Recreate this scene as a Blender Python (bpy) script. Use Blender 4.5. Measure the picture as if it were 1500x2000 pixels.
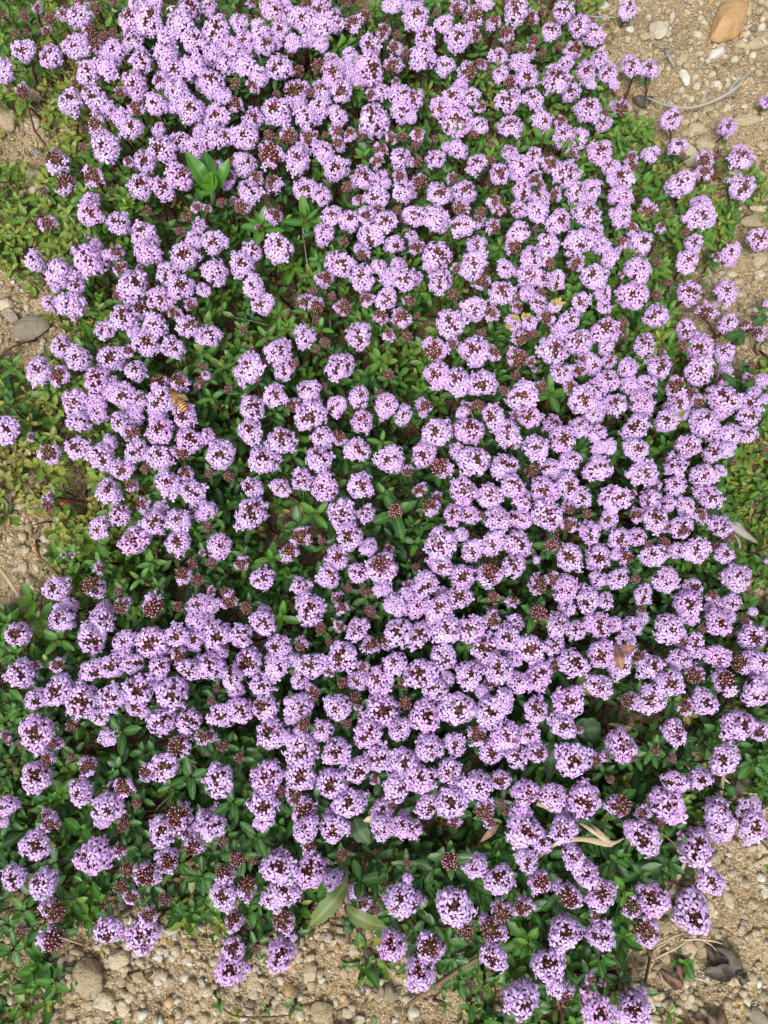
import bpy, math, random
import numpy as np
from mathutils import Vector, Matrix

for o in list(bpy.data.objects):
    bpy.data.objects.remove(o)
scene = bpy.context.scene
col = scene.collection

# ------------------------------------------------------------------ camera
CAM_H = 0.42
TILT = math.radians(12)
FPX = 1490.0
cd = bpy.data.cameras.new('camera')
cam = bpy.data.objects.new('camera', cd)
col.objects.link(cam)
cam.location = (0, 0, CAM_H)
cam.rotation_euler = (TILT, 0, 0)
cd.sensor_fit = 'VERTICAL'
cd.sensor_height = 36
cd.lens = 36 * FPX / 2000
cd.clip_start = 0.01
cd.clip_end = 500
scene.camera = cam

# ------------------------------------------------------------------ sky, sun, exposure
SUN_EL, SUN_AZ = math.radians(58), math.radians(200)
w = bpy.data.worlds.new('World')
scene.world = w
w.use_nodes = True
nt = w.node_tree
nt.nodes.clear()
sky = nt.nodes.new('ShaderNodeTexSky')
sky.sky_type = 'NISHITA'
sky.sun_disc = False
sky.sun_elevation = SUN_EL
sky.sun_rotation = SUN_AZ
sky.air_density = 1.0
sky.dust_density = 4.0
hs = nt.nodes.new('ShaderNodeHueSaturation')
hs.inputs['Saturation'].default_value = 0.35
bg = nt.nodes.new('ShaderNodeBackground')
bg.inputs['Strength'].default_value = 0.13
wo = nt.nodes.new('ShaderNodeOutputWorld')
nt.links.new(sky.outputs[0], hs.inputs['Color'])
nt.links.new(hs.outputs[0], bg.inputs['Color'])
nt.links.new(bg.outputs[0], wo.inputs['Surface'])
sl = bpy.data.lights.new('sun', 'SUN')
sl.energy = 1.7
sl.angle = math.radians(20)
sl.color = (1.0, 0.965, 0.91)
sun = bpy.data.objects.new('sun', sl)
col.objects.link(sun)
sd = Vector((math.sin(SUN_AZ) * math.cos(SUN_EL), math.cos(SUN_AZ) * math.cos(SUN_EL), math.sin(SUN_EL)))
sun.rotation_euler = (-sd).to_track_quat('-Z', 'Y').to_euler()
sun.location = (0, 0, 3)
scene.view_settings.view_transform = 'Standard'
scene.view_settings.look = 'None'
scene.view_settings.exposure = 0.63
scene.view_settings.gamma = 1

# ------------------------------------------------------------------ helpers
rng = np.random.default_rng(11)
random.seed(5)
CT, ST = math.cos(TILT), math.sin(TILT)

def at(px, py, z):
    """photo position (1500 x 2000) -> ground-frame point at height z"""
    u, v = (px - 750) / FPX, (1000 - py) / FPX
    D = np.array([u, v * CT + ST, v * ST - CT])
    t = (z - CAM_H) / D[2]
    return np.array([D[0] * t, D[1] * t, z])

def depth_at(px, py, z):
    v = (1000 - py) / FPX
    return (z - CAM_H) / (v * ST - CT)

def pix(x, y, z):
    x, y, z = np.asarray(x, float), np.asarray(y, float), np.asarray(z, float) - CAM_H
    yy = y * CT + z * ST
    zz = -y * ST + z * CT
    return 750 + FPX * x / (-zz), 1000 - FPX * yy / (-zz)

def hsh(ix, iy, s):
    n = (ix.astype(np.int64) * 374761393 + iy.astype(np.int64) * 668265263 + s * 1442695041) & 0x7fffffff
    n = ((n ^ (n >> 13)) * 1274126177) & 0x7fffffff
    return ((n ^ (n >> 16)) & 0xffff) / 65535.0

def vnoise(x, y, s=0):
    ix, iy = np.floor(x), np.floor(y)
    fx, fy = x - ix, y - iy
    fx, fy = fx * fx * (3 - 2 * fx), fy * fy * (3 - 2 * fy)
    a, b = hsh(ix, iy, s), hsh(ix + 1, iy, s)
    c, d = hsh(ix, iy + 1, s), hsh(ix + 1, iy + 1, s)
    return (a * (1 - fx) + b * fx) * (1 - fy) + (c * (1 - fx) + d * fx) * fy

def ground_z(x, y):
    x, y = np.asarray(x, float), np.asarray(y, float)
    return (0.0060 * (vnoise(x / .045, y / .045, 1) - .5) + 0.0034 * (vnoise(x / .013, y / .013, 2) - .5)
            + 0.0020 * (vnoise(x / .005, y / .005, 3) - .5) + 0.0010 * (vnoise(x / .0022, y / .0022, 4) - .5))

# coverage of the plant over the photo, 100 px cells: . bare, s sparse, y yellow, l light, g green, d dark
MAP = ["lllgggggllls...", "lylgggglllls...", ".ylgggggglggs..", "sllgggggggggllss"[:15], "lllggggggggglls",
       ".lgggggggglll..", ".sggyggyygggls.", "llgggggggggggls", "syggggggddggggl", "yylggggdddggggs",
       ".ysggggdddggggs", ".lgggggdddddggs", "gggddddddddddss", "gdddddddddddddg", "sddddddddddddsg",
       "sddddddddddddds", "dsddddddddddds.", "dd.ddsddddddd..", "s...s..ssddds..", "s......s.sss..."]
CV = {'.': -0.15, 's': .48, 'y': .95, 'l': 1, 'g': 1, 'd': 1}
ZV = {'.': .5, 's': .42, 'y': .90, 'l': .43, 'g': .17, 'd': .04}
cov = np.array([[CV[c] for c in r] for r in MAP])
zon = np.array([[ZV[c] for c in r] for r in MAP])
def blur(a):
    p = np.pad(a, 1, mode='edge')
    return sum(p[i:i + a.shape[0], j:j + a.shape[1]] * k for i, j, k in
               [(0, 0, 1), (0, 1, 2), (0, 2, 1), (1, 0, 2), (1, 1, 4), (1, 2, 2), (2, 0, 1), (2, 1, 2), (2, 2, 1)]) / 16
for _r in range(12, 20):
    for _c in range(15):
        if MAP[_r][_c] in '.s': zon[_r, _c] = .16
for _r in range(17, 20):
    for _c in range(15):
        if MAP[_r][_c] == '.': cov[_r, _c] = 0.0
        elif MAP[_r][_c] == 's': cov[_r, _c] = .40
zonb = blur(zon)
bump = np.clip(blur(blur(cov)), 0, 1) ** 1.5
def samp(g, px, py):
    x = np.clip(np.asarray(px, float) / 100 - .5, 0, 14)
    y = np.clip(np.asarray(py, float) / 100 - .5, 0, 19)
    ix, iy = np.minimum(x.astype(int), 13), np.minimum(y.astype(int), 18)
    fx, fy = x - ix, y - iy
    return (g[iy, ix] * (1 - fx) + g[iy, ix + 1] * fx) * (1 - fy) + (g[iy + 1, ix] * (1 - fx) + g[iy + 1, ix + 1] * fx) * fy
def mound(px, py):
    return .010 + .035 * samp(bump, px, py)

# ---- triangle soup geometry: dict of V, F, M(material index), A, B, C (per-vertex numbers)
def geo(V, F, M=0, A=0.0, B=0.0, C=0.0):
    V = np.asarray(V, float).reshape(-1, 3)
    F = np.asarray(F, int).reshape(-1, 3)
    n = len(V)
    f = lambda q: np.full(n, float(q)) if np.isscalar(q) else np.asarray(q, float)
    return dict(V=V, F=F, M=np.full(len(F), M) if np.isscalar(M) else np.asarray(M), A=f(A), B=f(B), C=f(C))

def cat(gs):
    off = np.cumsum([0] + [len(g['V']) for g in gs[:-1]])
    return dict(V=np.concatenate([g['V'] for g in gs]), F=np.concatenate([g['F'] + o for g, o in zip(gs, off)]),
                M=np.concatenate([g['M'] for g in gs]), A=np.concatenate([g['A'] for g in gs]),
                B=np.concatenate([g['B'] for g in gs]), C=np.concatenate([g['C'] for g in gs]))

def xf(g, R=None, s=1.0, t=(0, 0, 0), **kw):
    V = g['V'] * s
    if R is not None:
        V = V @ np.asarray(R).T
    r = dict(g)
    r['V'] = V + np.asarray(t)
    for k, v in kw.items():
        r[k] = np.full(len(V), float(v)) if np.isscalar(v) else v
    return r

def to_mesh(name, g, mats, smooth=True):
    me = bpy.data.meshes.new(name)
    n, m = len(g['V']), len(g['F'])
    me.vertices.add(n)
    me.vertices.foreach_set('co', g['V'].astype(np.float32).ravel())
    me.loops.add(3 * m)
    me.loops.foreach_set('vertex_index', g['F'].astype(np.int32).ravel())
    me.polygons.add(m)
    me.polygons.foreach_set('loop_start', np.arange(0, 3 * m, 3, dtype=np.int32))
    me.polygons.foreach_set('material_index', g['M'].astype(np.int32))
    me.polygons.foreach_set('use_smooth', np.full(m, smooth))
    for k in 'ABC':
        at_ = me.attributes.new(k, 'FLOAT', 'POINT')
        at_.data.foreach_set('value', g[k].astype(np.float32))
    for mt in mats:
        me.materials.append(mt)
    me.update(calc_edges=True)
    me.validate()
    return me

def link(name, me, parent=None):
    o = bpy.data.objects.new(name, me)
    col.objects.link(o)
    if parent is not None:
        o.parent = parent
    return o

def tag(o, label=None, cat_=None, group=None, kind=None):
    if label: o['label'] = label
    if cat_: o['category'] = cat_
    if group: o['group'] = group
    if kind: o['kind'] = kind
    return o

def thing(name, loc, label, cat_, group=None):
    o = bpy.data.objects.new(name, None)
    o.empty_display_size = .005
    col.objects.link(o)
    o.location = loc
    return tag(o, label, cat_, group)

def rot_to(z, roll=0.0):
    """matrix whose Z column is z"""
    z = np.asarray(z, float); z = z / np.linalg.norm(z)
    a = np.array([1.0, 0, 0]) if abs(z[0]) < .8 else np.array([0, 1.0, 0])
    x = np.cross(a, z); x /= np.linalg.norm(x)
    y = np.cross(z, x)
    c, s = math.cos(roll), math.sin(roll)
    return np.column_stack([c * x + s * y, -s * x + c * y, z])

def rz(a):
    c, s = math.cos(a), math.sin(a)
    return np.array([[c, -s, 0], [s, c, 0], [0, 0, 1.0]])

def tube(pts, rad, sides=6, M=0, A=0.0, cap=True, flat=1.0):
    pts = np.asarray(pts, float)
    n = len(pts)
    rad = np.full(n, rad) if np.isscalar(rad) else np.asarray(rad, float)
    tang = np.gradient(pts, axis=0)
    V = []
    up = np.array([0, 0, 1.0])
    for p, t, r in zip(pts, tang, rad):
        t = t / (np.linalg.norm(t) + 1e-12)
        x = np.cross(up, t)
        if np.linalg.norm(x) < .15:
            x = np.cross(np.array([0, 1.0, 0]), t)
        x /= np.linalg.norm(x)
        y = np.cross(t, x)
        for k in range(sides):
            a = 2 * math.pi * k / sides
            V.append(p + r * (math.cos(a) * x + flat * math.sin(a) * y))
    F = []
    for i in range(n - 1):
        for k in range(sides):
            a, b = i * sides + k, i * sides + (k + 1) % sides
            F += [(a, b, b + sides), (a, b + sides, a + sides)]
    if cap:
        V.append(pts[-1]); c = len(V) - 1
        F += [((n - 1) * sides + k, (n - 1) * sides + (k + 1) % sides, c) for k in range(sides)]
        V.append(pts[0]); c = len(V) - 1
        F += [((k + 1) % sides, k, c) for k in range(sides)]
    return geo(V, F, M, A)

_ico = {}
def ico(sub):
    if sub in _ico: return _ico[sub]
    p = (1 + 5 ** .5) / 2
    V = [(-1, p, 0), (1, p, 0), (-1, -p, 0), (1, -p, 0), (0, -1, p), (0, 1, p), (0, -1, -p), (0, 1, -p), (p, 0, -1), (p, 0, 1), (-p, 0, -1), (-p, 0, 1)]
    F = [(0, 11, 5), (0, 5, 1), (0, 1, 7), (0, 7, 10), (0, 10, 11), (1, 5, 9), (5, 11, 4), (11, 10, 2), (10, 7, 6), (7, 1, 8),
         (3, 9, 4), (3, 4, 2), (3, 2, 6), (3, 6, 8), (3, 8, 9), (4, 9, 5), (2, 4, 11), (6, 2, 10), (8, 6, 7), (9, 8, 1)]
    V = [np.array(v, float) / math.sqrt(1 + p * p) for v in V]
    for _ in range(sub):
        mid = {}; nF = []
        def m(a, b):
            k = (min(a, b), max(a, b))
            if k not in mid:
                v = V[a] + V[b]; V.append(v / np.linalg.norm(v)); mid[k] = len(V) - 1
            return mid[k]
        for a, b, c in F:
            x, y, z = m(a, b), m(b, c), m(c, a)
            nF += [(a, x, z), (b, y, x), (c, z, y), (x, y, z)]
        F = nF
    _ico[sub] = (np.array(V), np.array(F))
    return _ico[sub]

def ball(c, r, sub=1, M=0, A=0.0):
    V, F = ico(sub)
    return geo(V * np.asarray(r) + np.asarray(c), F, M, A)

# ------------------------------------------------------------------ materials
class NT:
    def __init__(s, name):
        s.m = bpy.data.materials.new(name); s.m.use_nodes = True
        s.t = s.m.node_tree; s.t.nodes.clear()
        s.out = s.t.nodes.new('ShaderNodeOutputMaterial')
    def n(s, typ, **kw):
        x = s.t.nodes.new(typ)
        for k, v in kw.items(): setattr(x, k, v)
        return x
    def l(s, a, b): s.t.links.new(a, b)
    def attr(s, name):
        return s.n('ShaderNodeAttribute', attribute_name=name).outputs['Fac']
    def ramp(s, fac, stops, interp='LINEAR'):
        r = s.n('ShaderNodeValToRGB'); r.color_ramp.interpolation = interp
        e = r.color_ramp.elements
        while len(e) < len(stops): e.new(.5)
        for el, (p, c) in zip(e, stops): el.position = p; el.color = (*c, 1)
        s.l(fac, r.inputs[0]); return r.outputs[0]
    def noise(s, scale, detail=3, rough=.55, coords='Object'):
        tc = s.n('ShaderNodeTexCoord')
        x = s.n('ShaderNodeTexNoise'); x.inputs['Scale'].default_value = scale
        x.inputs['Detail'].default_value = detail; x.inputs['Roughness'].default_value = rough
        s.l(tc.outputs[coords], x.inputs['Vector']); return x
    def voro(s, scale, coords='Object'):
        tc = s.n('ShaderNodeTexCoord')
        x = s.n('ShaderNodeTexVoronoi'); x.inputs['Scale'].default_value = scale
        s.l(tc.outputs[coords], x.inputs['Vector']); return x
    def math(s, op, a, b=0.0, c=None):
        x = s.n('ShaderNodeMath', operation=op)
        for i, v in enumerate([a, b] + ([c] if c is not None else [])):
            if isinstance(v, (int, float)): x.inputs[i].default_value = v
            else: s.l(v, x.inputs[i])
        return x.outputs[0]
    def mix(s, f, a, b, mode='MIX'):
        x = s.n('ShaderNodeMix', data_type='RGBA', blend_type=mode)
        for i, v in ((0, f), (6, a), (7, b)):
            if isinstance(v, (int, float)): x.inputs[i].default_value = v
            elif isinstance(v, tuple): x.inputs[i].default_value = (*v, 1)
            else: s.l(v, x.inputs[i])
        return x.outputs[2]
    def finish(s, color, rough=.6, spec=.3, bump=None, bstr=.5, bdist=.0005, transl=0.0, tcol=None, sheen=0.0):
        p = s.n('ShaderNodeBsdfPrincipled')
        if isinstance(color, tuple): p.inputs['Base Color'].default_value = (*color, 1)
        else: s.l(color, p.inputs['Base Color'])
        if isinstance(rough, (int, float)): p.inputs['Roughness'].default_value = rough
        else: s.l(rough, p.inputs['Roughness'])
        p.inputs['Specular IOR Level'].default_value = spec
        p.inputs['Sheen Weight'].default_value = sheen
        if bump is not None:
            b = s.n('ShaderNodeBump'); b.inputs['Strength'].default_value = bstr; b.inputs['Distance'].default_value = bdist
            s.l(bump, b.inputs['Height']); s.l(b.outputs[0], p.inputs['Normal'])
        o = p.outputs[0]
        if transl > 0:
            tr = s.n('ShaderNodeBsdfTranslucent')
            c = tcol if tcol is not None else color
            if isinstance(c, tuple): tr.inputs[0].default_value = (*c, 1)
            else: s.l(c, tr.inputs[0])
            mx = s.n('ShaderNodeMixShader'); mx.inputs[0].default_value = transl
            s.l(o, mx.inputs[1]); s.l(tr.outputs[0], mx.inputs[2]); o = mx.outputs[0]
        s.l(o, s.out.inputs['Surface'])
        return s.m

def M_petal():
    t = NT('lilac_petal')
    b = t.attr('B'); a = t.attr('A'); c = t.attr('C')
    base = t.ramp(b, [(0, (.20, .04, .22)), (.10, (.40, .19, .50)), (.2, (.76, .58, .88)), (.55, (.72, .515, .86)), (1, (.655, .43, .83))])
    pink = t.mix(t.math('MULTIPLY', a, .45), base, (.72, .42, .80))
    oi = t.n('ShaderNodeObjectInfo')
    pink = t.mix(t.math('MULTIPLY', oi.outputs['Random'], .35), pink, (.66, .46, .85))
    pink = t.mix(t.math('MULTIPLY', t.math('GREATER_THAN', t.math('FRACT', t.math('MULTIPLY', oi.outputs['Random'], 7.31)), .8), .4), pink, (.70, .34, .74))
    pale = t.mix(t.math('MULTIPLY', c, .34), pink, (.84, .74, .93))
    nz = t.noise(2600, 2)
    col_ = t.mix(t.math('MULTIPLY', nz.outputs['Fac'], .16), pale, (.60, .38, .78))
    return t.finish(col_, .62, .2, transl=.22, sheen=.05)

def M_calyx():
    t = NT('maroon_calyx')
    a = t.attr('A'); b = t.attr('B')
    c1 = t.ramp(b, [(0, (.12, .15, .04)), (.35, (.15, .085, .035)), (.7, (.155, .045, .038)), (1, (.15, .024, .038))])
    c = t.mix(t.math('MULTIPLY', a, .45), c1, (.17, .16, .05))
    return t.finish(c, .5, .35, transl=.08)

def M_bud():
    t = NT('pink_bud')
    a = t.attr('A')
    c = t.ramp(a, [(0, (.40, .07, .20)), (.5, (.64, .24, .40)), (1, (.78, .50, .62))])
    return t.finish(c, .4, .4)

def M_leaf(name='thyme_leaf'):
    t = NT(name)
    a, b, c = t.attr('A'), t.attr('B'), t.attr('C')   # A random, B midrib, C yellowness
    base = t.ramp(c, [(0, (.020, .085, .018)), (.2, (.040, .155, .014)), (.38, (.085, .235, .012)), (.55, (.185, .275, .024)), (.72, (.36, .34, .05)), (.88, (.46, .31, .09)), (1, (.17, .10, .05))])
    dk = t.mix(t.math('MULTIPLY', a, .45), base, (.045, .10, .045))
    rib = t.mix(t.math('MULTIPLY', t.math('POWER', b, 3.0), .5), dk, (.20, .34, .10))
    nz = t.noise(900, 3)
    cc = t.mix(t.math('MULTIPLY', nz.outputs['Fac'], .35), rib, t.mix(.5, rib, (.015, .04, .01)))
    # fine veins by stretched noise
    return t.finish(cc, t.math('MULTIPLY_ADD', nz.outputs['Fac'], .2, .30), .36, bump=nz.outputs['Fac'], bstr=.35, bdist=.0004, transl=.15,
                    tcol=t.mix(.5, cc, (.16, .30, .03)))

def M_stem():
    t = NT('woody_stem')
    a = t.attr('A')
    nz = t.noise(500, 3)
    c = t.ramp(t.math('ADD', t.math('MULTIPLY', a, .8), t.math('MULTIPLY', nz.outputs['Fac'], .25)),
               [(0, (.07, .022, .020)), (.4, (.12, .05, .03)), (.7, (.20, .14, .08)), (1, (.40, .33, .24))])
    return t.finish(c, .7, .2, bump=nz.outputs['Fac'], bdist=.0003)

def M_ground():
    t = NT('sandy_soil')
    n1 = t.noise(28, 4); n2 = t.noise(160, 5, .7); n3 = t.noise(900, 3, .7)
    v = t.voro(1150); v2 = t.voro(520)
    c = t.ramp(n1.outputs['Fac'], [(.3, (.22, .152, .075)), (.5, (.37, .27, .145)), (.7, (.52, .40, .235))])
    c = t.mix(t.math('MULTIPLY', n2.outputs['Fac'], .55), c, t.ramp(n2.outputs['Fac'], [(.3, (.14, .095, .05)), (.55, (.38, .28, .16)), (.75, (.56, .46, .31))]))
    grain = t.ramp(t.n('ShaderNodeSeparateColor').outputs[0], [(0, (.3, .3, .3)), (1, (1, 1, 1))])
    sc = t.n('ShaderNodeSeparateColor'); t.l(v.outputs['Color'], sc.inputs[0])
    grain = t.ramp(sc.outputs[0], [(0, (.12, .08, .045)), (.3, (.33, .24, .13)), (.7, (.51, .40, .24)), (.93, (.66, .57, .42)), (1, (.86, .82, .74))])
    c = t.mix(.5, c, grain)
    h = t.math('SUBTRACT', 1.0, v.outputs['Distance'])
    h2 = t.math('ADD', t.math('MULTIPLY', h, .5), t.math('MULTIPLY', t.math('SUBTRACT', 1.0, v2.outputs['Distance']), .9))
    h3 = t.math('ADD', h2, n3.outputs['Fac'])
    return t.finish(c, .9, .15, bump=h3, bstr=1.0, bdist=.0016)

def M_stone(name, c0, c1, c2, scale=220):
    t = NT(name)
    a = t.attr('A')
    oi = t.n('ShaderNodeObjectInfo')
    n1 = t.noise(scale, 5, .65); n2 = t.noise(scale * 6, 3, .7)
    f = t.math('ADD', t.math('MULTIPLY', n1.outputs['Fac'], .55), t.math('MULTIPLY', t.math('FRACT', t.math('ADD', a, oi.outputs['Random'])), .45))
    c = t.ramp(f, [(.15, c0), (.48, c1), (.8, c2)])
    n3 = t.noise(1800, 3, .7)
    c = t.mix(t.math('MULTIPLY', t.math('GREATER_THAN', n3.outputs['Fac'], .64), .3), c, (.20, .145, .09))
    c = t.mix(t.math('MULTIPLY', t.math('LESS_THAN', n3.outputs['Fac'], .38), .35), c, (.72, .66, .54))
    h = t.math('ADD', t.math('MULTIPLY', n1.outputs['Fac'], 1.6), t.math('MULTIPLY', n3.outputs['Fac'], .8))
    return t.finish(c, .82, .25, bump=h, bstr=1.0, bdist=.0013)

def M_plain(name, c0, c1, scale=300, rough=.7, spec=.3, transl=0.0, bd=.0004):
    t = NT(name)
    n1 = t.noise(scale, 4, .6)
    a = t.attr('A')
    f = t.math('ADD', t.math('MULTIPLY', n1.outputs['Fac'], .7), t.math('MULTIPLY', a, .3))
    c = t.ramp(f, [(.25, c0), (.7, c1)])
    c = t.mix(t.math('MULTIPLY', t.attr('B'), .45), c, tuple(min(.8, q * 1.5 + .06) for q in c1))
    return t.finish(c, rough, spec, bump=n1.outputs['Fac'], bstr=.6, bdist=bd, transl=transl)

MP, MC, MB_, ML, MS, MG = M_petal(), M_calyx(), M_bud(), M_leaf(), M_stem(), M_ground()
M_TAN = M_stone('tan_stone', (.36, .28, .165), (.56, .455, .29), (.74, .655, .49), 500)
M_PALE = M_stone('pale_stone', (.45, .39, .30), (.64, .58, .46), (.80, .77, .70))
M_GREY = M_stone('grey_stone', (.20, .17, .12), (.33, .285, .205), (.44, .39, .30), 260)
M_OCH = M_stone('ochre_stone', (.38, .20, .08), (.56, .35, .16), (.74, .57, .36), 140)
M_STRAW = M_plain('dry_straw', (.28, .21, .12), (.52, .43, .29), 700, .6)
M_GREYST = M_plain('weathered_stalk', (.17, .15, .12), (.38, .35, .30), 700, .8)
M_DEADL = M_plain('dead_leaf', (.09, .05, .03), (.21, .13, .075), 500, .7, transl=.15)
M_BLACK = M_plain('rotten_leaf', (.03, .024, .018), (.12, .095, .07), 400, .7)
M_FLUFF = M_plain('fluff', (.5, .49, .45), (.75, .74, .70), 400, .9, transl=.3)
M_RUSTL = M_plain('red_brown_leaf', (.22, .10, .07), (.36, .20, .13), 500, .5, transl=.2)
M_RED = M_plain('red_leaf', (.42, .05, .02), (.60, .12, .05), 300, .5, transl=.2)
M_SHELL = M_plain('snail_shell', (.30, .22, .13), (.50, .40, .27), 600, .6)

# ------------------------------------------------------------------ ground: one sheet
def axis(lo, hi, step, far):
    a = np.arange(lo, hi + step / 2, step)
    return np.concatenate([lo - np.array(far[::-1]), a, hi + np.array(far)])
far = [.004, .01, .02, .05, .1, .3, 1, 4, 15, 60, 200]
gx = axis(-.30, .30, .0013, far)
gy = axis(-.22, .50, .0013, far)
X, Y = np.meshgrid(gx, gy)
edge = np.clip(1 - np.maximum(np.maximum(-.32 - X, X - .32), np.maximum(-.24 - Y, Y - .52)) / .3, 0, 1)
Z = ground_z(X, Y) * np.clip(edge, 0, 1)
ny, nx = X.shape
idx = np.arange(nx * ny).reshape(ny, nx)
a_, b_, c_, d_ = idx[:-1, :-1].ravel(), idx[:-1, 1:].ravel(), idx[1:, 1:].ravel(), idx[1:, :-1].ravel()
g = geo(np.stack([X.ravel(), Y.ravel(), Z.ravel()], 1), np.concatenate([np.stack([a_, b_, c_], 1), np.stack([a_, c_, d_], 1)]))
tag(link('ground', to_mesh('ground', g, [MG])), kind='structure')

# ------------------------------------------------------------------ labels: each thing is found from the nearest landmark
LANDMARKS = [("honeybee", 350, 785), ("tall fresh-green weed", 410, 360), ("big ochre stone", 1424, 45), ("egg-shaped grey stone", 63, 640),
             ("snail shell", 24, 965), ("two-leaved olive weed", 678, 1765), ("largest leafy bud whorl", 772, 1000), ("bent straw", 1130, 1640),
             ("light olive jagged leaf", 1145, 1335), ("two red-brown leaves", 1218, 1280), ("biggest tan stone", 175, 1907),
             ("pale root tuft", 1340, 1850), ("white fluff", 1352, 660), ("yellow withered tips", 1088, 596), ("grey dead stalk", 1430, 1020),
             ("red leaf", 125, 985), ("long dark jagged leaf", 1075, 1490), ("dusty jagged leaf", 708, 1630), ("pale grey twig", 1350, 200),
             ("pinkish lance leaf", 957, 1635), ("rounded jagged leaf", 1150, 1425), ("broken pale straw", 12, 1635),
             ("black rotten leaf", 1430, 1850), ("top edge's middle", 750, 0), ("top left corner", 0, 0), ("right edge's middle", 1500, 1000),
             ("bottom edge's middle", 750, 2000), ("bottom left corner", 0, 2000), ("bottom right corner", 1500, 2000),
             ("left edge's middle", 0, 1000), ("thin upright straw", 925, 825), ("picture's centre", 750, 1000), ("brown bare twig", 60, 490)]
SECT = ["right of", "right of and above", "above", "left of and above", "left of", "left of and below", "below", "right of and below"]
ORD = ["nearest", "second", "third", "fourth", "fifth", "sixth", "seventh", "eighth", "ninth", "tenth", "eleventh", "twelfth"]
class Locator:
    def __init__(s, pts):
        s.pts = np.array([(p[0], p[1]) for p in pts], float)
        s.rank = {}
        for li, (nm, lx, ly) in enumerate(LANDMARKS):
            dx, dy = s.pts[:, 0] - lx, ly - s.pts[:, 1]
            d = np.hypot(dx, dy)
            sec = (np.round(np.degrees(np.arctan2(dy, dx)) / 45).astype(int)) % 8
            for k in range(8):
                ii = np.where(sec == k)[0]
                for r, i in enumerate(ii[np.argsort(d[ii])]):
                    if r < len(ORD):
                        s.rank.setdefault(int(i), []).append((r + d[i] / 120, li, k, r))
    def phrase(s, i):
        c = s.rank.get(int(i))
        if not c:
            return None
        _, li, k, r = min(c)
        return "%s one %s the %s" % (ORD[r], SECT[k], LANDMARKS[li][0])

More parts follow.
